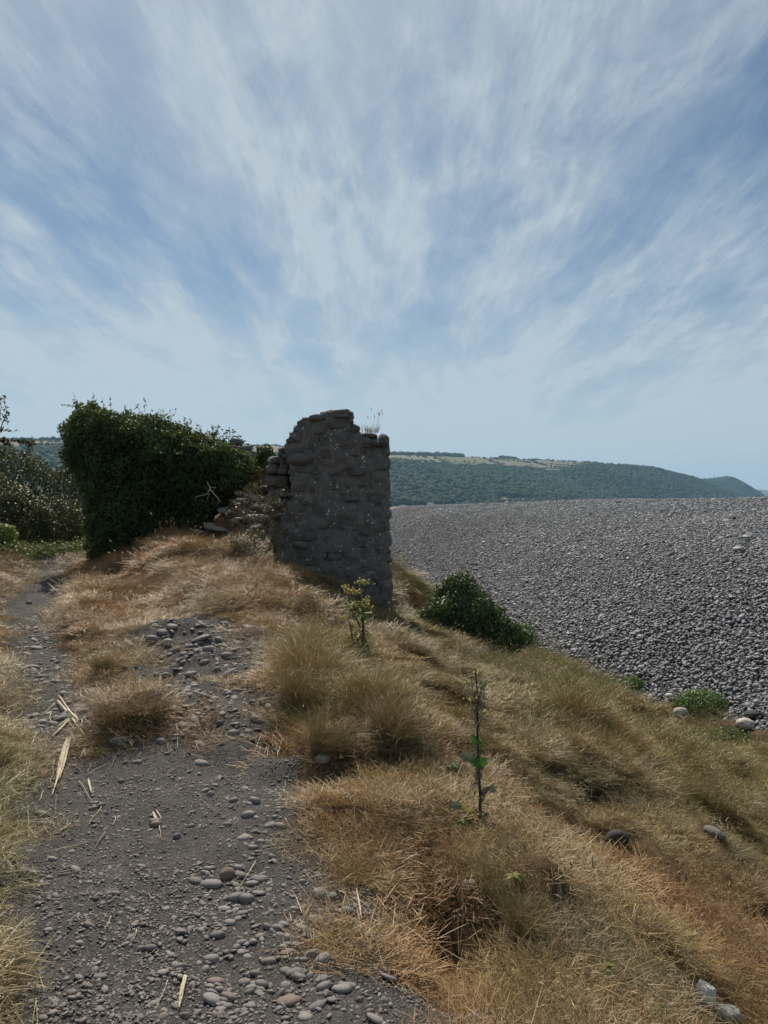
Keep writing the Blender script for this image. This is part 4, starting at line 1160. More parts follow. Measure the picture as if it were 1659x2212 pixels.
Pf = np.concatenate([B1[0], C1[0]]); Rf = np.concatenate([B1[1], C1[1]]); Lf = np.concatenate([B1[2], C1[2]])
scatter('far_shingle', Pf, Rf, Lf, COB1, gcol=ridge_light(Pf), label='grey cobbles of the far shingle ridge running to the skyline', cat='shingle', seed=3)
for j, k in enumerate(top):
    o = bpy.data.objects.new('cobble', COB2[j % 8].data); COL.objects.link(o)
    o.location = Pn[k]; o.rotation_euler = Rn[k]; o.scale = (Ln[k],) * 3
    tag(o, 'larger smooth grey cobble lying on top of the shingle slope', 'cobble', 'larger cobbles on the shingle slope')
print('cobbles', len(Pn), len(Pf))

# ------------------------------------------------------------------ pebbles of the path
PEB = [pebble_mesh(60 + k, 2, M['pebble'], DIM[k], .12) for k in range(8)]
PEBB = [pebble_mesh(80 + k, 2, M['redrock'], DIM[k], .22, 1.6) for k in range(2)]
def ground_normal(x, y, g=.06): return -(float(H(x + g, y)) - float(H(x - g, y))) / (2 * g), -(float(H(x, y + g)) - float(H(x, y - g))) / (2 * g)
r = random.Random(31)
GROUP_P = 'loose pebbles on the path and bare slope'
def lay(me, u, v, w, h, label=None, cat='pebble', group=GROUP_P, name='pebble', sink=.33, yaw=None, tilt=.12):
    p = P(u, v + h * .3); k = 1 / ppm(p[1]); L = w * k * .5
    if label is None and sum(a_ * math.exp(-.5 * (((p[0] - b_) / s_) ** 2 + ((p[1] - c_) / t_) ** 2)) for b_, c_, s_, t_, a_ in BUMPS) > .03: return None
    # the visible height of a lying pebble mixes its thickness and its depth
    o = bpy.data.objects.new(name, me); COL.objects.link(o)
    sl = -p[2] / p[1]
    zh = max(.28, min(.8, (h / w - .55 * sl) / .9)) * L
    zd = max(v_[2] for v_ in (q.co for q in me.vertices)); wd = max(q.co[1] for q in me.vertices); ld = max(q.co[0] for q in me.vertices)
    o.scale = (L / ld, L * .72 / wd, zh / zd)
    nx_, ny_ = ground_normal(p[0], p[1])
    e = lean_rot(np.array([r.uniform(-.5, .5) if yaw is None else yaw]), np.array([nx_ + r.gauss(0, tilt)]), np.array([ny_ + r.gauss(0, tilt)]))[0]
    o.rotation_euler = e; o.location = (p[0], p[1], p[2] + zh * (1 - 2 * sink))
    if label is None:
        zone = 'slope' if (v < 1640 and u > 235) else 'track' if v < 1640 else 'path'
        label = {'slope': 'smooth grey stone lying on the bare stony slope right of the track', 'track': 'smooth flat grey stone on the upper part of the worn track', 'path': 'smooth grey rounded pebble lying loose on the lower path'}[zone]
        group = {'slope': 'stones on the bare slope', 'track': 'stones on the upper track', 'path': 'loose pebbles on the lower path'}[zone]
    tag(o, label, cat, group if group else None)
    return o
HERO = [(551, 2098, 25, 18), (192, 2131, 20, 16), (515, 1874, 20, 15), (606, 1784, 24, 19), (413, 1784, 18, 14), (460, 1977, 19, 16), (391, 2011, 25, 15), (522, 2035, 25, 20), (435, 2011, 17, 14),
        (306, 2049, 18, 18), (172, 2036, 18, 13), (155, 1839, 18, 10), (262, 1686, 15, 12), (455, 1714, 17, 17), (442, 1706, 18, 10), (735, 1966, 30, 12),
        (542, 2174, 26, 20), (477, 2176, 24, 16), (455, 2139, 19, 15), (400, 2191, 20, 20), (800, 2184, 22, 24), (777, 2159, 16, 16), (352, 2098, 25, 11), (390, 2084, 21, 18), (332, 2165, 24, 11),
        (555, 1551, 28, 18), (504, 1582, 26, 18), (490, 1415, 24, 16), (378, 1403, 24, 12), (362, 1387, 26, 18), (448, 1401, 24, 16), (442, 1429, 22, 12),
        (412, 1454, 26, 12), (496, 1451, 30, 10), (360, 1459, 20, 18), (440, 1501, 30, 10), (544, 1516, 16, 16), (570, 1513, 22, 16), (390, 1555, 18, 14), (348, 1600, 22, 16), (440, 1558, 16, 13),
        (72, 1441, 26, 14), (46, 1445, 22, 16), (140, 1499, 24, 16), (166, 1503, 20, 18), (150, 1517, 18, 12), (78, 1493, 24, 12), (52, 1505, 24, 14),
        (62, 1301, 13, 9), (16, 1357, 24, 8), (80, 1398, 26, 9), (60, 1412, 22, 9), (100, 1378, 18, 7), (120, 1430, 20, 9), (90, 1460, 26, 9), (116, 1425, 16, 8), (300, 1645, 16, 11), (395, 1492, 20, 10),
        (420, 1480, 22, 10), (460, 1530, 14, 10), (475, 1560, 16, 12), (420, 1590, 16, 12), (380, 1590, 14, 11), (480, 1605, 14, 10), (430, 1605, 26, 12), (410, 1395, 20, 12), (475, 1380, 22, 10), (290, 1420, 20, 10),
        (270, 1440, 18, 10), (280, 1390, 28, 12), (328, 1378, 26, 14), (388, 1425, 18, 8), (395, 1430, 16, 7), (350, 1365, 22, 9), (330, 1345, 22, 8), (330, 1352, 20, 7), (372, 1352, 24, 9), (440, 1350, 16, 7), (470, 1445, 14, 12)]
for q in HERO: lay(r.choice(PEB).data, q[0], q[1], q[2] * 1.06, q[3] * 1.06)
# pebbles with a look of their own
S1 = None
lay(PEB[1].data, 625, 2156, 54, 28, 'largest pale grey oval pebble at the bottom of the path', group=None, yaw=.1, tilt=.02)
lay(PEB[4].data, 685, 2169, 40, 28, 'plump purplish pebble right beside the largest oval pebble', group=None, tilt=.03)
lay(PEB[3].data, 697, 2069, 40, 33, 'long pebble tilted up to the right beside the grass edge of the path', group=None, yaw=.9)
lay(PEB[2].data, 678, 2059, 28, 28, 'blocky pebble leaning against the long tilted pebble', group=None)
lay(PEBB[0].data, 490, 1884, 36, 35, 'rough reddish brown stone among smooth pebbles on the path', 'stone', None, 'stone')
lay(PEB[7].data, 465, 2112, 40, 24, 'flat pitted pale stone pressed into the lower path', 'stone', None, 'stone', .45)
lay(PEB[0].data, 248, 1928, 28, 19, 'pale pebble lying alone in the middle of the path', group=None)
lay(PEB[0].data, 217, 2107, 30, 18, 'pale oval pebble alone at the lower left of the path', group=None)
lay(PEB[5].data, 306, 1869, 26, 14, 'flat pale angular flake of stone in the middle of the path', 'stone', None, 'stone')
lay(PEB[2].data, 792, 1974, 19, 26, 'dark upright pebble beside a pale stick at the grass edge', group=None)
lay(PEB[4].data, 382, 1804, 17, 16, 'small dark round pebble below a short broken stick', group=None)
lay(PEB[0].data, 112, 1853, 24, 16, 'broad pale pebble near the left edge of the path', group=None)
lay(PEB[1].data, 202, 1745, 20, 14, 'left pebble of a touching pair below the thin pale stick', group=None, yaw=.4)
lay(PEB[1].data, 220, 1737, 18, 13, 'right pebble of a touching pair below the thin pale stick', group=None, yaw=.6)
lay(PEB[1].data, 436, 1646, 36, 20, 'pale grey pebble alone below the bare stony slope', group=None, tilt=.03)
lay(PEB[4].data, 572, 1595, 27, 27, 'grey upright rounded stone at the right of the bare slope', 'stone', None, 'stone')
lay(PEB[1].data, 92, 1559, 28, 17, 'left of two large pebbles beside the splintered driftwood', group=None)
lay(PEB[3].data, 130, 1551, 34, 17, 'right of two large pebbles, touching the splintered driftwood', group=None, yaw=.2)
lay(PEB[3].data, 436, 1379, 46, 9, 'long thin slab at the top of the stony slope', 'stone', None, 'stone')
lay(PEB[5].data, 538, 1353, 34, 12, 'broad flat slab at the top right of the stony slope', 'stone', None, 'stone')
lay(PEB[0].data, 488, 1348, 26, 14, 'tilted slab at the top of the stony slope beside the broad one', 'stone', None, 'stone', yaw=.4)
lay(PEB[2].data, 8, 1391, 22, 24, 'large rounded stone cut by the left edge beside the path', 'stone', None, 'stone')
lay(BLOCKS[2], 258, 1601, 40, 26, 'dark flat-topped block sticking out below the eroded tussock', 'stone', None, 'stone', .3, 0., .02)
lay(PEBB[1].data, 20, 1850, 36, 24, 'reddish brown stone half hidden in grass at the left edge', 'stone', None, 'stone')
lay(PEBB[0].data, 178, 1628, 44, 12, 'flat reddish stone sunk in the path right of the driftwood plank', 'stone', None, 'stone', .5)
# random pebbles, thicker in the band right of the path
BAND = wpoly([(480, 1700), (720, 1765), (610, 1850), (800, 1960), (700, 2080), (850, 2200), (450, 2200), (430, 1900)])
SLOPE = wpoly([(270, 1380), (540, 1345), (580, 1420), (560, 1500), (610, 1545), (560, 1600), (380, 1620), (360, 1530), (290, 1480)])
UPATH = wpoly([(0, 1350), (130, 1340), (180, 1500), (200, 1620), (60, 1650), (40, 1450)])
npb = 0; tries = 0
while npb < 205 and tries < 40000:
    tries += 1
    u = r.uniform(20, 1090); v = 1180 + 1025 * r.random() ** .75
    p = P(u, v); a = np.array([p[0]]); b = np.array([p[1]])
    if bareness(a, b)[0] < .5: continue
    w = 1.0 if inside(BAND, a, b)[0] else 1.0 if inside(SLOPE, a, b)[0] else .8 if inside(UPATH, a, b)[0] else .16
    if r.random() > w: continue
    size = min(max(r.lognormvariate(math.log(.0185), .40), .011), .05)
    lay(r.choice(PEB).data, u, v, size * 2 * ppm(p[1]), size * 2 * ppm(p[1]) * r.uniform(.5, .8)); npb += 1
# gravel: far too many to count
def small_stones(n, lo, hi, seed, name, label, thresh=.45):
    rr = np.random.default_rng(seed)
    y = 1.5 + 19 * rr.random(n * 8) ** 1.8; x = rr.uniform(-.62, .30, n * 8) * y
    b = bareness(x, y)
    cl = fbm(x * 2.2, y * 2.2, 2, 55)
    k = (b > thresh) & (rr.random(len(x)) < .25 + 1.5 * np.clip(cl - .38, 0, 1))
    x, y = x[k][:n], y[k][:n]
    L = np.exp(rr.uniform(math.log(lo), math.log(hi), len(x)))
    z = H(x, y)
    return x, y, z, L, rr
x, y, z, L, rr = small_stones(42000, .0025, .011, 5, '', '')
PEB1 = [pebble_mesh(100 + k, 1, M['pebble'], DIM[k], .2, 1.5) for k in range(6)]
scatter('gravel', np.stack([x, y, z + L * .15], -1), lean_rot(rr.uniform(0, 6.28, len(x)), rr.normal(0, .4, len(x)), rr.normal(0, .4, len(x))), L, PEB1, label='fine gravel and grit strewn over the bare path', cat='gravel', seed=6)
x, y, z, L, rr = small_stones(8000, .007, .018, 15, '', '')
inb = inside(BAND, x, y) | inside(SLOPE, x, y) | inside(UPATH, x, y) | (rr.random(len(x)) < .40); x, y, z, L = x[inb], y[inb], z[inb], L[inb]
scatter('small_pebbles', np.stack([x, y, z + L * .12], -1), lean_rot(rr.uniform(0, 6.28, len(x)), rr.normal(0, .3, len(x)), rr.normal(0, .3, len(x))), L, PEB, label='small grey pebbles scattered thickly over the path and bare slope', cat='pebbles', seed=7)

rr = np.random.default_rng(88)
y = rr.uniform(4.5, 12.5, 9000); x = rr.uniform(-.52, -.10, 9000) * y
k = (inside(SLOPE, x, y) | inside(UPATH, x, y)) & (bareness(x, y) > .4) & (rr.random(9000) < .25 + 1.2 * sst(.42, .6, fbm(x * 2.4, y * 2.4, 2, 59)))
x, y = x[k][:620], y[k][:620]; L = np.exp(rr.uniform(math.log(.014), math.log(.042), len(x)))
scatter('small_stones', np.stack([x, y, H(x, y) + L * .10], -1), lean_rot(rr.uniform(0, 6.28, len(x)), rr.normal(0, .25, len(x)), rr.normal(0, .25, len(x)) - .1), L, PEB, label='small stones bedded in the earth of the bare slope and upper track', cat='stones', seed=17)
# ------------------------------------------------------------------ single rocks in the grass
ROCKS = list(SLABXY)
def rock(name, u, v, w, h, me, label, sink=.25, dz=None, yaw=0., dep=.8, cat='rock', rx=0., ry=0.):
    p = P(u, v, HS); k = 1 / ppm(p[1]); L = w * k * .5; Hh = h * k * .5
    o = bpy.data.objects.new(name, me); COL.objects.link(o)
    o.location = (p[0], p[1] + L * .3, p[2] + Hh * (1 - 2 * sink)); o.scale = (L, L * dep, Hh); o.rotation_euler = (rx, ry, yaw)
    ROCKS.append((p[0], p[1], L)); tag(o, label, cat); return o
def rmesh(k, sq, amp, mat, lvl=3): return block_mesh(k, sq, amp, M[mat], lvl)
rock('boulder', 1335, 1850, 54, 52, rmesh(61, 2.1, .08, 'darkrock'), 'dark round boulder half buried in the dry grass on the right slope', -.05, dep=.7, cat='boulder')
def white_block():
    V = [(-.75, -.55, -1), (.45, -.75, -1), (1.0, .35, -1), (-.45, .75, -1), (-1.0, -.45, .75), (-.15, -.95, .0), (.62, -.35, .62), (1.0, .25, .55), (-.4, .95, 1.0), (-.62, .1, 1.02)]
    bm = bmesh.new(); vs = [bm.verts.new(q) for q in V]; bmesh.ops.convex_hull(bm, input=vs)
    bmesh.ops.bevel(bm, geom=bm.edges[:], offset=.07, segments=2, affect='EDGES')
    me = bpy.data.meshes.new('block'); bm.to_mesh(me); bm.free(); me.materials.append(M['paleblock']); return me
rock('broken_block', 1527, 2182, 46, 46, white_block(), 'white angular broken block lying in the grass at the lower right', -.15, cat='block', yaw=-.25, dep=.9)
rock('rock', 1575, 2210, 52, 30, rmesh(63, 2.4, .2, 'palerock'), 'pale greyish rock right below the white angular block', .12, yaw=-.4)
rock('rock', 1015, 1926, 32, 30, rmesh(64, 2.4, .2, 'palerock'), 'pale rock tucked under long grass in the hollow', .3)
rock('rock', 697, 1648, 30, 18, rmesh(65, 2.4, .2, 'palerock'), 'pale rock half sunk in grass below the tall tussocks', .2)
rock('rock', 1546, 1806, 48, 20, rmesh(66, 2.4, .2, 'slab'), 'flat grey rock half sunk in the grassy right slope', .38, ry=.35)
rock('rock', 1158, 1726, 22, 12, rmesh(67, 2.3, .2, 'palerock'), 'small pale rock in dry grass right of the tall weed', .35)
rock('rock', 975, 1427, 28, 12, rmesh(68, 2.6, .2, 'palerock'), 'pale slab at the tip of the ruin shadow', .35)
rock('rock', 715, 1342, 22, 9, rmesh(69, 2.6, .2, 'palerock'), 'small flat slab on the bank left of the flowering weed', .35)
rock('rock', 800, 1342, 16, 12, rmesh(70, 2.4, .2, 'palerock'), 'small stone in the shade at the right foot of the ruin', .35)
t = NT('lichened_rock'); n1 = t.noise(t.obj(), 2.2, 4, .7); n2 = t.noise(t.obj(), 6, 4, .6)
cc_ = t.mix(t.rng(n2, .4, .65), (.52, .52, .50), (.36, .36, .35)); cc_ = t.mix(t.rng(n1, .56, .60), cc_, (.50, .17, .03))
M['lichened'] = t.done(t.bsdf(cc_, .9, t.bump(n2, .5, .03), .2))
rock('rock', 1612, 1572, 36, 22, rmesh(71, 2.6, .2, 'lichened'), 'pale rock with a bright orange lichen patch by the shingle', .2)
rock('rock', 1628, 1552, 36, 17, rmesh(72, 2.6, .25, 'darkrock'), 'dark rock just behind the orange lichened rock', .2)
rock('rock', 1472, 1550, 30, 24, rmesh(73, 2.3, .12, 'palerock'), 'grey rounded rock in front of the green plant patch', .15)
rock('rock', 1447, 1508, 18, 11, rmesh(74, 2.2, .1, 'paleblock'), 'white cobble at the edge of the shingle behind the green patch', .2)
rock('rock', 1645, 1742, 26, 10, rmesh(75, 2.4, .2, 'palerock'), 'pale rock cut by the right edge on the grassy slope', .35)
rock('rock', 1270, 1690, 22, 8, rmesh(76, 2.4, .2, 'palerock'), 'small flat rock under the green tussock in the middle of the slope', .4)

# ------------------------------------------------------------------ grass
def blades(n, rad, h, w, bend, spread, seed, head=0, comb=None, messy=1.1):
    """n curved blades: vertices, triangles, height attribute and per blade random"""
    r = np.random.default_rng(seed)
    a = r.uniform(0, 2 * PI, n); q = rad * 1.15 * r.random(n) ** .62
    bx_ = q * np.cos(a); by_ = q * np.sin(a)
    da = a + r.normal(0, messy, n)                                   # leaning outward
    if comb is not None: da = np.where(r.random(n) < .7, comb + r.normal(0, .7, n), da)
    hh = r.uniform(h[0], h[1], n); ww = r.uniform(w[0], w[1], n)
    bd = np.abs(r.normal(bend, bend * .45, n)); sp_ = np.abs(r.normal(spread, spread * .6, n))
    ts = np.array([0, .36, .70, 1.0]); wd = np.array([.85, 1.0, .72, .0])
    if head: wd = np.array([.7, .55, .45, .4])
    ca, sa = np.cos(da), np.sin(da)
    wa = r.uniform(0, 2 * PI, n); wx, wy = np.cos(wa), np.sin(wa)
    V = []; B = []
    for t, k in zip(ts, wd):
        out = (sp_ * t + bd * t * t) * hh
        up = hh * (t - .42 * np.clip(bd, 0, 1.3) * t * t)
        cx = bx_ + out * ca; cy = by_ + out * sa
        for s in (-1, 1):
            V.append(np.stack([cx + s * wx * ww * k * .5, cy + s * wy * ww * k * .5, up - .012], -1)); B.append(np.full(n, t))
    V = np.stack(V, 1); B = np.stack(B, 1)                        # n, 8
    i = np.arange(n)[:, None] * 8
    f = np.concatenate([i + np.array(c) for c in ((0, 1, 3), (0, 3, 2), (2, 3, 5), (2, 5, 4), (4, 5, 7), (4, 7, 6))])
    R = np.repeat(r.random(n)[:, None], 8, 1)
    V = V.reshape(-1, 3); B = B.ravel(); R = R.ravel()
    if head:                                                      # a plumed seed head on every stalk
        hv = []; hf = []; o = len(V)
        tip = V.reshape(n, 8, 3)[:, 6:8].mean(1); low = V.reshape(n, 8, 3)[:, 4:6].mean(1)
        d = tip - low; d /= np.linalg.norm(d, axis=1)[:, None]
        L = r.uniform(.04, .085, n)
        for j in range(n):
            s = np.cross(d[j], [.3, .7, .1]); s /= np.linalg.norm(s); s2 = np.cross(d[j], s); b = o + len(hv)
            c0 = tip[j]; k = head
            hv += [c0, c0 + d[j] * L[j] * .45 + s * k, c0 + d[j] * L[j] * .45 - s * .5 * k + s2 * .86 * k, c0 + d[j] * L[j] * .45 - s * .5 * k - s2 * .86 * k, c0 + d[j] * L[j]]
            hf += [(b, b + 1, b + 2), (b, b + 2, b + 3), (b, b + 3, b + 1), (b + 4, b + 2, b + 1), (b + 4, b + 3, b + 2), (b + 4, b + 1, b + 3)]
        V = np.vstack([V, hv]); f = np.vstack([f, hf]); B = np.concatenate([B, np.ones(len(hv))]); R = np.concatenate([R, np.full(len(hv), .8)])
    return V, f, B, R
def grass_mesh(mat, *a, **k):
    V, f, B, R = blades(*a, **k)
    o = mesh_obj('tuft', V, f, mat, link=False, smooth=False)
    add_attr(o.data, 'bt', 'FLOAT', 'POINT', B); add_attr(o.data, 'br', 'FLOAT', 'POINT', R)
    return o
GI = M['grass_i']
def mat_mesh(k):
    A = blades(240, .17, (.010, .038), (.0016, .0030), .8, .5, 500 + k); B_ = blades(200, .18, (.010, .030), (.0016, .0030), .5, 2.6, 510 + k)
    o = mesh_obj('tuft', np.vstack([A[0], B_[0] + [0, 0, .006]]), np.vstack([A[1], B_[1] + len(A[0])]), GI, link=False, smooth=False)
    add_attr(o.data, 'bt', 'FLOAT', 'POINT', np.concatenate([A[2], B_[2] * 0 + 1])); add_attr(o.data, 'br', 'FLOAT', 'POINT', np.concatenate([A[3], B_[3]])); return o
MAT_ = [mat_mesh(k) for k in range(6)]
MED = [grass_mesh(GI, 190, .15, (.06, .17), (.0016, .0032), .55, .28, 520 + k) for k in range(6)]
TALL = [grass_mesh(GI, 150, .15, (.16, .36), (.0018, .0036), .6, .25, 540 + k) for k in range(6)]
SEED = [grass_mesh(GI, 7, .10, (.26, .46), (.0016, .0024), .25, .14, 560 + k, head=.0035) for k in range(5)]

Z_TALL = [wpoly(q) for q in ([(600, 1420), (650, 1380), (740, 1360), (800, 1440), (880, 1500), (930, 1590), (890, 1690), (760, 1660), (650, 1600)],
                             [(1080, 1450), (1180, 1430), (1290, 1420), (1360, 1520), (1520, 1690), (1440, 1720), (1260, 1640), (1130, 1570)],
                             [(960, 1850), (1060, 1830), (1120, 1900), (1190, 2060), (1120, 2120), (1010, 2040), (930, 1960)],
                             [(860, 1240), (930, 1280), (990, 1400), (940, 1380), (890, 1300)])]
Z_LEFT = wpoly([(-60, 1440), (-5, 1440), (15, 1600), (25, 1800), (10, 2000), (10, 2205), (-100, 2205), (-200, 1800)])
Z_MOUND = wpoly([(150, 1250), (240, 1180), (420, 1160), (560, 1190), (700, 1300), (640, 1340), (400, 1310), (250, 1330), (170, 1400), (130, 1340)])
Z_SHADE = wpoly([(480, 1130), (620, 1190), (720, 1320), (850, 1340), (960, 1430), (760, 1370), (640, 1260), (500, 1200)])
Z_RIGHT = wpoly([(1180, 1430), (1659, 1640), (1659, 1850), (1400, 1730), (1250, 1600)])
Z_LEFTC = wpoly([(-60, 1440), (20, 1440), (60, 1600), (80, 1800), (80, 2000), (90, 2205), (-100, 2205), (-200, 1800)])
def soft(poly, x, y, w): return sst(w, -w, sdf(poly, x, y) + (fbm(x * 2.5, y * 2.5, 2, 61) - .5) * w * 2)
def grass_colour(x, y, rr):
    n = len(x)
    n1 = fbm(x * .9 + 3, y * .9, 3, 71); n2 = fbm(x * 2.6, y * 2.6, 2, 73); n3 = rr.random(n)
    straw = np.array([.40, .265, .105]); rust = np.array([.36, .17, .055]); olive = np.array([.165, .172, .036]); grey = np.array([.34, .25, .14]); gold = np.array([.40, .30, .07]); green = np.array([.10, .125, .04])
    c = straw + (grey - straw) * sst(.40, .65, n2)[:, None]
    k = sst(.40, .62, n1)[:, None]; c = c + (rust - c) * k * .75
    m = soft(Z_MOUND, x, y, .4)[:, None]; c = c + (rust * 1.1 - c) * m * .8
    bank = sst(.2, 1.6, x - np.interp(y, CREST_Y, CREST_X)) * sst(4, 7.5, y)
    c = c + (gold - c) * (bank * sst(.35, .6, fbm(x * 1.1, y * 1.1, 2, 75)))[:, None] * .8
    c = c + (olive - c) * (bank * sst(.30, .52, fbm(x * 1.5 + 9, y * 1.5, 2, 77)))[:, None] * .85
    for q in Z_TALL[:3]: c = c + (olive * 1.15 - c) * (soft(q, x, y, .2) * sst(.35, .6, fbm(x * 2, y * 2, 2, 79)))[:, None] * .7
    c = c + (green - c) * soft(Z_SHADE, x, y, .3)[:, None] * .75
    c = c + (olive - c) * soft(Z_LEFTC, x, y, .3)[:, None] * .8  # olive grass along the left edge, its shade mixed into the colour
    g2 = sst(.66, .76, fbm(x * 1.9 + 4, y * 1.9, 2, 83))[:, None]; c = c + (green - c) * g2 * .6
    hm = hummock(x, y)[:, None]; c = c + (np.array([.19, .155, .045]) - c) * hm * .6
    return np.clip(c * (0.80 + .36 * n3)[:, None] * (1 + .06 * rr.normal(0, 1, (n, 3))), .02, .7)
def field(n, seed, power=1.5, ymax=21., m=.24):
    rr = np.random.default_rng(seed)
    y = 1.3 + (ymax - 1.3) * rr.random(n) ** power; x = rr.uniform(-.66, .62, n) * (y + .4)
    b = bareness(x, y)
    ok = (S(x, y) < H(x, y) + .02) & ~((np.abs(x + .85) < .9) & (y > 11.95) & (y < 12.7))
    for cx_, cy_, rr_ in ROCKS: ok &= ~((np.abs(x - cx_) < rr_ + m) & (y < cy_ + rr_) & (y > cy_ - rr_ - 1.9 * m))
    ok &= ~((x < -3.3) & (y > 15.5) & (x > -6.2))
    return rr, x, y, b, ok
def tallness(x, y):
    t = np.zeros(len(x))
    for q in Z_TALL: t = np.maximum(t, soft(q, x, y, .22))
    return t
def lay_grass(name, x, y, rr, variants, smin_, smax_, lean, label, seed, flat=.0, wide=1.0):
    n = len(x); z = H(x, y)
    g = .08; nx_ = -(H_smooth(x + g, y) - H_smooth(x - g, y)) / (2 * g); ny_ = -(H_smooth(x, y + g) - H_smooth(x, y - g)) / (2 * g)
    k = sst(.2, 1.5, x - np.interp(y, CREST_Y, CREST_X))
    rot = lean_rot(rr.uniform(0, 6.28, n), nx_ * .5 + lean * (.15 + .85 * k) + rr.normal(0, .2, n) + (fbm(x * 1.7, y * 1.7, 2, 191) - .5) * .8, ny_ * .4 - .05 + rr.normal(0, .2, n) + (fbm(x * 1.7, y * 1.7, 2, 193) - .5) * .8)
    s = rr.uniform(smin_, smax_, n)
    if wide != 1.0: s = s * (.62 + .38 * sst(3, 6.5, y)) * (.58 + .42 * np.maximum(tallness(x, y), soft(Z_RIGHT, x, y, .5)))
    d = np.clip(y / 5., 1, 2.4) ** .5
    scl = np.stack([s * d * wide, s * d * wide, s * (1 + .15 * (d - 1))], -1)
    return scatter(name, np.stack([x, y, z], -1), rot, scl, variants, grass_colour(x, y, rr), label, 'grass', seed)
# short matted turf
rr, x, y, b, ok = field(15500, 1, 1.35)
k = ok & (rr.random(len(x)) < np.clip(1.0 - 1.02 * b, 0, 1) + .22 * inside(SLOPE, x, y) * (fbm(x * 4, y * 4, 2, 97) > .5))
x, y = x[k], y[k]
lay_grass('dry_turf', x, y, rr, MAT_, .8, 1.2, .1, 'short matted dry grass carpeting the bank and mound', 3)
print('turf', len(x))
# knee-high grass
rr, x, y, b, ok = field(8200, 2, 1.3, m=.4)
clump = sst(.42, .66, fbm(x * 1.5, y * 1.5, 3, 93))
T_ = tallness(x, y)
right = soft(Z_RIGHT, x, y, .5)
mound = soft(Z_MOUND, x, y, .4)
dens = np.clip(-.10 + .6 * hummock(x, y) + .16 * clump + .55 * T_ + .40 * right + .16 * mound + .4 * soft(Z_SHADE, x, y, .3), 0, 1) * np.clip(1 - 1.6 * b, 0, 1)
k = ok & (rr.random(len(x)) < dens); x, y, mo = x[k], y[k], mound[k]
lay_grass('dry_grass', x, y, rr, MED, .40, .85, .10, 'loose dry brown and golden grass over the bank', 4, wide=1.001)
print('med', len(x))
rr, x, y, b, ok = field(10500, 3, 1.3, m=.48)
T_ = tallness(x, y); right = soft(Z_RIGHT, x, y, .5)
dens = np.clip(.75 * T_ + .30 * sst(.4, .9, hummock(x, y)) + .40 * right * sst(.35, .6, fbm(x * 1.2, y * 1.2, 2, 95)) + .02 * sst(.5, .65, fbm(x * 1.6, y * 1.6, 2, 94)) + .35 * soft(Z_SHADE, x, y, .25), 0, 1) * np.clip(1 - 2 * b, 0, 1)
k = ok & (rr.random(len(x)) < dens); x, y = x[k], y[k]
lay_grass('long_grass', x, y, rr, TALL, .5, .95, .18, 'long arching grass in drifts on the bank and path edge', 5, wide=1.001)
print('tall', len(x))
rr, x, y, b, ok = field(5200, 4, 1.2, m=.4)
dens = np.clip(.10 + .25 * tallness(x, y) + .45 * soft(Z_RIGHT, x, y, .5), 0, 1) * np.clip(1 - 2 * b, 0, 1)
k = ok & (rr.random(len(x)) < dens); x, y = x[k], y[k]
lay_grass('seeding_grass', x, y, rr, SEED, .7, 1.15, .18, 'thin straw-coloured seed stalks standing above the grass', 6)

# ------------------------------------------------------------------ tussocks that can be told apart
GO = M['grass_o']
TUS = [grass_mesh(GO, 950, .19, (.10, .46), (.0018, .0040), .6, .40, 600 + k, messy=1.5).data for k in range(4)]
def tussock(u, v, w, h, col, label, lean=.12, k=0):
    p = P(u, v); q = 1 / ppm(p[1]); W = w * q / .58; Hh = h * q / .40
    o = bpy.data.objects.new('grass_tussock', TUS[k % 4]); COL.objects.link(o)
    o.location = (p[0], p[1] + .06, float(H(p[0], p[1] + .06)) - .02); o.scale = (W, W, Hh * .8)
    o.rotation_euler = lean_rot(np.array([random.uniform(0, 6.28)]), np.array([lean]), np.array([-.06]))[0]
    o.color = (*col, 1)
    tag(o, label, 'tussock', 'grass tussocks on the bank')
for i, q in enumerate(TUSSOCKS):
    tussock(*q, k=i)
# tuft on top of the ruin
p = at(530.9 + 1115 * .24, 849.4 + 350 * .24, YW + .25)
V, f, B, R = blades(70, .12, (.06, .19), (.004, .008), .4, .25, 640)
V2, f2, B2, R2 = blades(8, .07, (.22, .36), (.004, .005), .2, .2, 641, head=.008)
o = mesh_obj('grass_tuft', np.vstack([V, V2 + [.05, 0, 0]]), np.vstack([f, f2 + len(V)]), GO, smooth=False)
add_attr(o.data, 'bt', 'FLOAT', 'POINT', np.concatenate([B, B2])); add_attr(o.data, 'br', 'FLOAT', 'POINT', np.concatenate([R, R2]))
o.location = p; o.color = (.20, .16, .08, 1); tag(o, 'tuft of seeding grass growing on top of the ruin', 'grass tuft')

# ------------------------------------------------------------------ weeds
def leaf_shape(base, direction, up, L, W, curl=.3, fold=.25, lobes=0., nx=5, ny=9, seed=0):
    """a broad leaf with a folded midrib and a drooping tip"""
    d = Vector(direction).normalized(); u = Vector(up); s = d.cross(u).normalized(); u = s.cross(d).normalized()
    rr = random.Random(seed); V = []; Fc = []
    for j in range(ny):
        t = j / (ny - 1); wd = W * (math.sin(PI * t ** .75) ** .8 + .03) * (1 + lobes * math.sin(t * 19 + seed) + rr.uniform(-lobes, lobes) * .5)
        c = Vector(base) + d * (L * (t - .22 * curl * t * t)) - u * (curl * L * t * t * .75)
        for i in range(nx):
            q = (i / (nx - 1) - .5) * 2
            V.append(c + s * q * wd * .5 + u * (abs(q) * fold * wd * .5 + rr.uniform(-.02, .02) * W))
    for j in range(ny - 1):
        for i in range(nx - 1):
            a = j * nx + i; Fc.append((a, a + 1, a + nx + 1, a + nx))
    return V, Fc
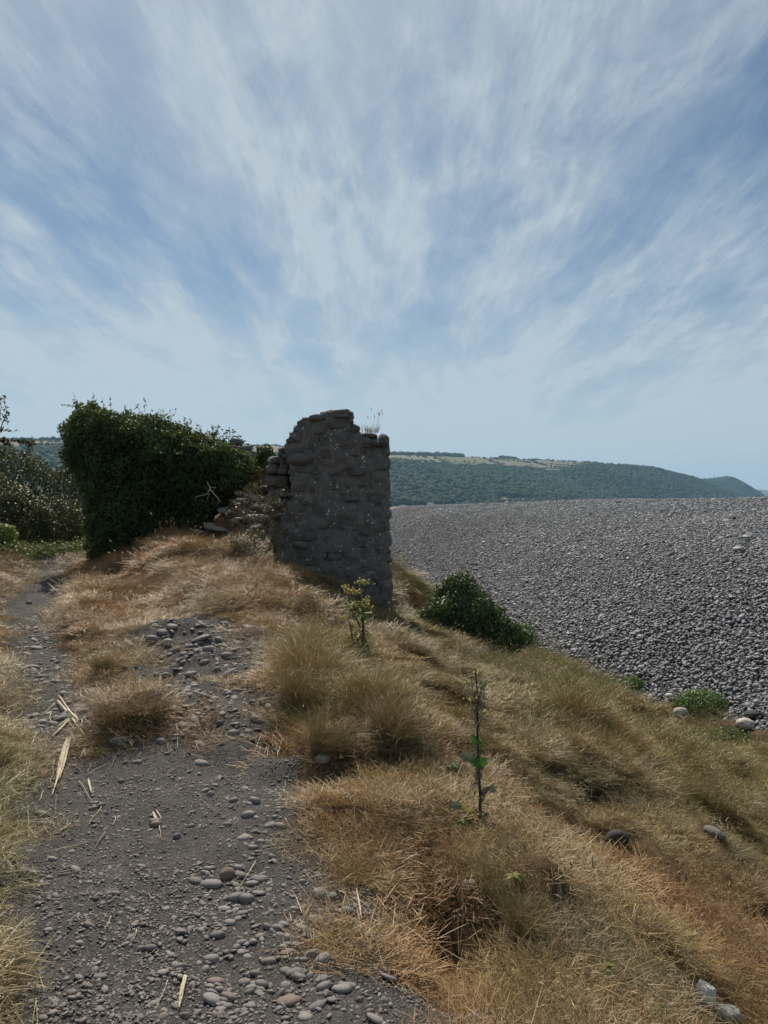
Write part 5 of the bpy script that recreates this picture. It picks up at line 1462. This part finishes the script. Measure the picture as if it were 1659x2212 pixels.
def florets(c, rad, n, r, seed):
    rr = random.Random(seed); parts = []
    for k in range(n):
        v, f = lumpy(1, (r, r, r * 1.2), .25, 2, rr.randrange(999))
        q = Vector([rr.gauss(0, rad) for _ in range(3)]); q.z *= .5
        parts.append(([Vector(w) + Vector(c) + q for w in v], [tuple(int(i) for i in t) for t in f]))
    return join(parts)
# flowering weed in front of the ruin
pb = P(780, 1408); yw = pb[1]
rw_ = empty('flowering_weed', tuple(pb))
def LW(px, py): return Vector(at(530.9 + px * .24, 849.4 + py * .24, yw))
rr = random.Random(41)
root = Vector(pb)
tops = [(895, 1760), (950, 1780), (1030, 1700), (1070, 1700), (990, 1900), (1070, 1860), (880, 2020), (930, 1930), (1085, 1900), (970, 1790)]
joints = [LW(930, 2050), LW(985, 2000), LW(1045, 2000), LW(1060, 1920)]
for k, j in enumerate(joints):
    b = root + Vector((rr.uniform(-.10, .10), rr.uniform(-.05, .05), -.02))
    local(mesh_obj('stem', *tube([b, b.lerp(j, .5) + Vector((rr.uniform(-.02, .02), 0, 0)), j], [.010, .008, .006], 5), M['plantstem']), rw_)
for k, (tx, ty) in enumerate(tops):
    q = LW(tx, ty) + Vector((0, rr.uniform(-.08, .08), 0)); j = min(joints, key=lambda w: (w - q).length + (0 if w.z < q.z else .3))
    local(mesh_obj('branch', *tube([j, j.lerp(q, .6) + Vector((.008, 0, -.01)), q], [.004, .003, .0022], 4), M['plantstem']), rw_)
    local(mesh_obj('flower_cluster', *florets(q, .026, 20, .010, 60 + k), M['flower']), rw_)
    if k % 2 == 0: local(mesh_obj('seed_cluster', *florets(j.lerp(q, .55), .03, 11, .006, 80 + k), M['seedhead']), rw_)
for k in range(46):
    j = joints[k % 4]; b = root.lerp(j, rr.uniform(.12, 1.0)); an = rr.uniform(0, 6.28); L = rr.uniform(.04, .10) if k > 12 else rr.uniform(.08, .14)
    local(mesh_obj('leaf', *leaf_shape(b, (math.cos(an), math.sin(an), rr.uniform(-.1, .5)), (0, 0, 1), L, L * .42, rr.uniform(.3, .9), .3, .18, 3, 6, k), M[rr.choice(['leafgreen', 'leafgreen', 'leafyellow', 'leafdry'])]), rw_)
tag(rw_, 'flowering weed with yellow heads on branching stems, in front of the ruin', 'weed')

# tall single-stemmed weed nearer the camera
pd = P(1037, 1788); yd = pd[1]
dk = empty('tall_weed', tuple(pd))
def LD(px, py, dy=0.): return Vector(at(942.3 + px * .195, 1426.7 + py * .195, yd + dy))
st = [Vector(pd) + Vector((0, 0, -.03)), LD(485, 1750), LD(488, 1500), LD(470, 1250), LD(462, 1000), LD(458, 800), LD(455, 600), LD(460, 400), LD(440, 180), LD(432, 90)]
local(mesh_obj('stem', *tube(st, [.009, .0088, .008, .0075, .0068, .006, .0055, .0045, .0035, .0025], 7), M['plantstem']), dk)
brs = [((455, 600), (400, 330), (395, 180)), ((460, 560), (500, 350), (475, 140)), ((455, 640), (380, 480), (355, 250)), ((458, 690), (505, 560), (530, 240)), ((458, 780), (510, 640), (525, 590)), ((455, 700), (400, 620), (380, 420)), ((458, 720), (390, 700), (330, 680)), ((470, 600), (520, 580), (555, 575)), ((460, 450), (500, 330), (520, 270))]
rr = random.Random(52)
for k, b in enumerate(brs):
    dy = [rr.uniform(-.02, .02) for _ in b]; q = [LD(x_, y_, d_) for (x_, y_), d_ in zip(b, dy)]
    local(mesh_obj('branch', *tube(q, [.0042, .0034, .0024], 4), M['driftdark']), dk)
    local(mesh_obj('flower_cluster', *florets(q[2], .013, 16, .0055, 150 + k), M['flower' if k % 3 else 'seedhead']), dk)
    local(mesh_obj('seed_cluster', *florets(q[1].lerp(q[2], .5), .016, 12, .0045, 170 + k), M['seedhead']), dk)
for k in range(22):                                                # withered bracts up the stem
    y_ = 330 + k * 62; b = LD(457, y_); an = rr.uniform(0, 6.28)
    local(mesh_obj('leaf', *leaf_shape(b, (math.cos(an), math.sin(an) * .6, -.2), (0, 0, 1), rr.uniform(.016, .045), rr.uniform(.010, .022), 1.1, .6, .3, 3, 6, k), M['leafdry']), dk)
def LF(b, tip, W, mat, curl=.35, fold=.3, seed=0, up=(0, -.85, .5)):
    a, c = LD(*b), LD(*tip)
    local(mesh_obj('leaf', *leaf_shape(a, c - a, up, (c - a).length * 1.05, W * 1.45 * .195 / F_D * yd, curl, fold, .22, 5, 9, seed), M[mat]), dk)
LF((462, 850), (395, 915, -.03), 85, 'leafgreen', .3, .2, 1); LF((470, 930), (480, 855, .02), 60, 'leafgreen', .3, .2, 11)
LF((460, 1110), (255, 1030, -.02), 85, 'leafsilver', .45, .4, 2); LF((468, 1060), (500, 1215, -.04), 115, 'leafgreen', .25, .15, 3, (0, -1, .2))
LF((470, 1130), (420, 1165, -.03), 60, 'leafgreen', .3, .2, 31); LF((475, 1230), (440, 1340, -.02), 60, 'leafdry', .4, .5, 4); LF((470, 990), (490, 1050, -.02), 40, 'leafdry', .3, .4, 41)
LF((490, 1480), (600, 1400, -.03), 50, 'leafdry', -.2, .5, 5); LF((590, 1410, -.03), (665, 1440, -.05), 70, 'leafsilver', .5, .4, 6); LF((490, 1560), (530, 1470, -.02), 45, 'leafsilver', .3, .6, 61)
LF((478, 1790), (270, 1600, -.05), 62, 'leafyellow', .3, .4, 7); LF((290, 1615, -.05), (140, 1600, -.06), 60, 'leafsilver', .5, .5, 8); LF((470, 1800), (150, 1770, -.10), 150, 'leafdry', .3, .2, 9)
LF((480, 1800), (190, 1830, -.14), 120, 'leafgreen', .25, .2, 91); LF((490, 1740), (570, 1700, -.02), 70, 'leafdry', .6, .5, 10); LF((490, 1850, -.03), (720, 1850, -.08), 60, 'leafdry', -.1, .5, 12); LF((715, 1840, -.08), (770, 1930, -.1), 60, 'leafdry', .5, .5, 13)
LF((490, 1860), (560, 1930, -.1), 60, 'leafyellow', .4, .3, 14)
tag(dk, 'tall dark-stemmed weed with green and withered leaves and yellowish flower heads', 'weed')

for k in range(8):
    b = LD(480, 950 + k * 105); an = 2.4 * k; L = rr.uniform(.03, .055)
    local(mesh_obj('leaf', *leaf_shape(b, (math.cos(an), math.sin(an) * .7 - .2, .25), (0, -.5, .9), L, L * .45, .8, .4, .2, 5, 8, 300 + k), M['leafgreen' if k % 3 == 0 else 'leafdry']), dk)
# leaf rosettes flat in the grass
def rosette(u, v, w, n, mats, label, seed):
    p = P(u, v); k = w / ppm(p[1]) * .5; root = empty('leaf_rosette', tuple(p)); q = random.Random(seed)
    for i in range(n):
        an = 6.28 * i / n + q.uniform(-.3, .3); L = k * q.uniform(.7, 1.15)
        local(mesh_obj('leaf', *leaf_shape(Vector(p) + Vector((0, 0, .02)), (math.cos(an), math.sin(an), q.uniform(.35, .8)), (0, 0, 1), L, L * .34, q.uniform(.4, .8), .3, .15, 3, 6, i), M[q.choice(mats)]), root)
    tag(root, label, 'plant')
rosette(1300, 2102, 58, 16, ['leafgreen', 'leafyellow', 'leafgreen'], 'green and yellow leaf rosette in the dry grass at the bottom', 1)
rosette(1405, 2195, 70, 18, ['leafgreen'], 'dark green leaf rosette left of the white angular block', 2)
rosette(1340, 1975, 60, 14, ['leafgreen', 'leafdry'], 'small green leaf rosette in the middle of the dry right slope', 3)
rosette(970, 1660, 64, 14, ['leafsilver', 'leafgreen'], 'pale grey-green flattened rosette left of the tall weed', 4)
rosette(1110, 1905, 44, 8, ['leafyellow', 'leafgreen'], 'yellow-green leaves drooping in grass right of the tall weed foot', 5)
rosette(1080, 2168, 50, 12, ['leafgreen'], 'green leaf rosette at the bottom of the bare hollow', 6)
# dry clover-like heads on the right slope
r = random.Random(77)
for k in range(30):
    u = r.uniform(1400, 1655); v = r.uniform(1600, 1960)
    p = P(u, v); h = r.uniform(.05, .12); t_ = Vector((p[0] + .02, p[1], p[2] + h))
    root = empty('dry_flower', tuple(p))
    local(mesh_obj('stalk', *tube([Vector(p), t_], [.0015, .001], 3), M['seedhead']), root)
    vv_, ff_ = lumpy(1, (.009, .009, .008), .3, 2, k); local(mesh_obj('head', vv_ + np.array(t_), ff_, M['seedhead']), root)
    tag(root, 'small pale dried flower head standing in the grass on the right slope', 'dried flower', 'dried flower heads on the right slope')

# ------------------------------------------------------------------ driftwood and sticks
def splinter(a, b, w, th, seed, seg=6, wob=.02, torn=True):
    """a flat split strip of wood from a to b, ragged at the ends"""
    q = random.Random(seed); a = Vector(a); b = Vector(b); d = (b - a); L = d.length; d.normalize()
    s = d.cross(Vector((0, 0, 1))).normalized(); u = s.cross(d).normalized(); V = []; Fc = []
    off = 0.
    for i in range(seg + 1):
        t = i / seg; ww = w * (.95 + q.uniform(-.14, .14))
        if torn: ww *= min(1, .62 + 3.2 * t) * min(1, .30 + 2.4 * (1 - t))
        off += q.uniform(-wob, wob) * w * 2
        c = a.lerp(b, t) + s * off + u * q.uniform(-.1, .1) * th
        for sx_, uz in ((-.5, -.5), (.5, -.5), (.5, .35), (.15, .5), (-.2, .42), (-.5, .3)):
            V.append(c + s * (sx_ * ww) + u * (uz * th))
    for i in range(seg):
        for k in range(6):
            k2 = (k + 1) % 6; Fc.append((i * 6 + k, i * 6 + k2, i * 6 + 6 + k2, i * 6 + 6 + k))
    Fc.append((5, 4, 3, 2, 1, 0)); Fc.append(tuple(seg * 6 + k for k in range(6)))
    return V, Fc
def gp(u, v, up=.01): 
    p = P(u, v); return Vector((p[0], p[1], p[2] + up))
def wood_thing(name, strips, mat, label, cat, seed):
    c = gp(strips[0][0], strips[0][1], 0.); root = empty(name, tuple(c))
    for i, (u0, v0, u1, v1, w, up) in enumerate(strips):
        a, b = gp(u0, v0, up), gp(u1, v1, up); k = 1 / ppm((a.y + b.y) / 2)
        local(mesh_obj('splinter', *splinter(a, b, w * k, w * k * .7, seed + i, 9, .06), M[mat], smooth=False), root)
    tag(root, label, cat); return root
wood_thing('driftwood_plank', [(146, 1602, 117, 1712, 6.5, .022), (151, 1601, 128, 1690, 5.0, .020), (141, 1608, 122, 1680, 4.0, .018), (122, 1690, 112, 1724, 3.0, .014)], 'drift', 'large bleached splintered plank lying along the path', 'driftwood', 100)
wood_thing('driftwood_piece', [(124, 1520, 168, 1568, 5.0, .022), (127, 1508, 160, 1556, 3.0, .024), (146, 1540, 171, 1566, 4.5, .03), (155, 1556, 185, 1600, 4.0, .018)], 'drift', 'bleached splintered wood bundle above the large plank', 'driftwood', 120)
wood_thing('driftwood_piece', [(150, 1557, 112, 1596, 4.5, .014), (146, 1558, 124, 1578, 3.0, .018)], 'drift', 'bleached split stick crossing below the splintered bundle', 'driftwood', 140)
wood_thing('driftwood_piece', [(331, 1762, 345, 1788, 6.0, .014), (338, 1757, 350, 1777, 2.5, .014)], 'drift', 'short thick broken stick lying on the middle of the path', 'driftwood', 150)
wood_thing('driftwood_piece', [(125, 1893, 185, 1880, 3.2, .012), (128, 1889, 176, 1866, 2.2, .014), (124, 1894, 178, 1886, 2.2, .01)], 'driftdark', 'little bundle of grey sticks at the left of the lower path', 'sticks', 160)
wood_thing('driftwood_piece', [(400, 2117, 386, 2186, 8.0, .012), (403, 2116, 392, 2160, 3.5, .014)], 'drift', 'thick pale split stick at the bottom of the path', 'driftwood', 170)
wood_thing('driftwood_piece', [(770, 1936, 780, 2001, 3.6, .03)], 'drift', 'pale stick standing out beside the dark upright pebble', 'stick', 180)
wood_thing('driftwood_piece', [(191, 1687, 197, 1718, 4.2, .012)], 'drift', 'short pale stick just right of the large plank', 'stick', 190)
THIN = [(74, 1505, 123, 1502, 3, 1), (68, 1508, 90, 1526, 4, 1), (118, 1524, 89, 1550, 3, 1), (109, 1540, 105, 1569, 3, 1), (77, 1570, 181, 1575, 2, 1), (179, 1556, 172, 1575, 3, 1), (89, 1577, 104, 1607, 3, 0), (117, 1647, 109, 1705, 3, 1),
        (64, 1666, 109, 1670, 2.2, 1), (149, 1634, 209, 1638, 3, 1), (152, 1622, 184, 1658, 2.4, 0), (209, 1628, 229, 1653, 2, 1), (196, 1654, 187, 1684, 2, 1), (184, 1679, 230, 1654, 2.2, 1), (171, 1692, 202, 1740, 2.2, 1),
        (219, 1746, 184, 1796, 2.4, 1), (264, 1606, 302, 1628, 2, 1), (152, 1785, 129, 1804, 2.8, 1), (94, 1714, 80, 1740, 3.4, 1), (248, 1767, 246, 1790, 3, 1), (282, 1819, 370, 1841, 2.4, 0), (345, 1786, 350, 1821, 2.4, 1),
        (140, 1804, 195, 1839, 2.4, 0), (227, 1804, 200, 1846, 2.8, 0), (552, 1869, 505, 1944, 2.4, 1), (440, 1736, 492, 1776, 2, 1), (362, 2126, 335, 2191, 2.6, 1), (240, 1986, 227, 2019, 3, 1), (295, 2016, 284, 2041, 3, 1),
        (307, 1929, 350, 1961, 2.4, 1), (615, 1771, 630, 1796, 2.4, 1), (382, 1567, 384, 1627, 2.4, 1), (363, 1610, 365, 1632, 2, 1), (425, 1612, 432, 1630, 3, 1), (335, 1690, 400, 1655, 2, 0), (20, 1246, 0, 1238, 3, 1),
        (40, 1376, 32, 1350, 2, 1), (60, 1342, 96, 1326, 2, 1), (50, 1360, 90, 1340, 2, 0), (120, 1300, 150, 1292, 2, 1), (60, 1395, 36, 1418, 2, 1), (50, 1465, 60, 1480, 2, 1), (100, 1445, 140, 1432, 2, 1), (150, 1420, 120, 1452, 2, 1), (300, 1650, 330, 1636, 2, 0), (250, 1640, 236, 1668, 2, 1)]
q = random.Random(9)
for i, (u0, v0, u1, v1, w, pale) in enumerate(THIN):
    a, b = gp(u0, v0, .008), gp(u1, v1, .010); k = 1 / ppm((a.y + b.y) / 2); r_ = w * k * .42
    n = 5; pts = []
    for j in range(n):
        t_ = j / (n - 1); m_ = a.lerp(b, t_); z_ = float(H(m_.x, m_.y)) + .008
        pts.append(Vector((m_.x + q.uniform(-1, 1) * r_ * 2.2 * (0 < j < n - 1), m_.y + q.uniform(-1, 1) * r_ * 2 * (0 < j < n - 1), max(m_.z, z_) + q.uniform(0, .006))))
    o = mesh_obj('stick', *tube(pts, [r_ * q.uniform(.7, 1.1) * (1 - .45 * j / (n - 1)) for j in range(n)], 5), M['drift' if pale and w > 2.1 else 'driftdark'])
    where = 'on the upper track' if v0 < 1480 else 'around the bleached plank' if v0 < 1725 and u0 < 240 else 'on the stony slope' if v0 < 1725 else 'on the lower path'
    what = 'thin dry pale stick' if (pale and w > 2.1) else 'thin dull grey-brown twig'
    tag(o, what + ' lying ' + where, 'stick', what + 's ' + where)
# litter of dry stalks, far too fine to count
rr = np.random.default_rng(77)
LIT = []
for k in range(4):
    rq = random.Random(k); parts = []
    for j in range(16):
        a = Vector((rq.uniform(-.09, .09), rq.uniform(-.09, .09), rq.uniform(.001, .008))); an = rq.uniform(0, 6.28); L = rq.uniform(.01, .06)
        b = a + Vector((math.cos(an) * L, math.sin(an) * L, rq.uniform(-.002, .01)))
        parts.append(tube([a, a.lerp(b, .5) + Vector((0, 0, .003)), b], [.0012, .0011, .0006], 3))
    V, Fc = join(parts); LIT.append(mesh_obj('litter', V, Fc, M['leaflitter'] if 'leaflitter' in M else M['seedhead'], link=False))
y = 2.6 + 17 * rr.random(14000) ** 1.3; x = rr.uniform(-.62, .35, 14000) * y
b = bareness(x, y); k = (b > .3) & (b < .9) & (rr.random(len(x)) < .12 + .9 * sst(.45, .62, fbm(x * 2.0, y * 2.0, 2, 57)) + .5 * sst(.9, .4, b)); x, y = x[k][:1500], y[k][:1500]
scatter('dry_litter', np.stack([x, y, H(x, y) + .001], -1), lean_rot(rr.uniform(0, 6.28, len(x)), 0 * x, 0 * x), rr.uniform(.7, 1.3, len(x)), LIT, label='fine broken straw and root litter scattered over the bare ground', cat='litter', seed=5)

# ------------------------------------------------------------------ the haze over the bay
hb = [(-9600, -9600, -12), (9600, -9600, -12), (9600, 9600, -12), (-9600, 9600, -12)]
haze = mesh_obj('haze', hb + [(a, b, 420) for a, b, c in hb], [(3, 2, 1, 0), (4, 5, 6, 7), (0, 1, 5, 4), (1, 2, 6, 5), (2, 3, 7, 6), (3, 0, 4, 7)], None, None, False)
t = NT('sea_haze')
pv = t.n('ShaderNodeVolumePrincipled'); pv.inputs['Color'].default_value = (.36, .66, 1.0, 1); pv.inputs['Density'].default_value = HAZE; pv.inputs['Anisotropy'].default_value = 0.2
t.l(pv.outputs[0], t.out.inputs['Volume']); haze.data.materials.append(t.m)
tag(haze, 'thin blue haze hanging over the bay and hills', 'haze', kind='stuff')
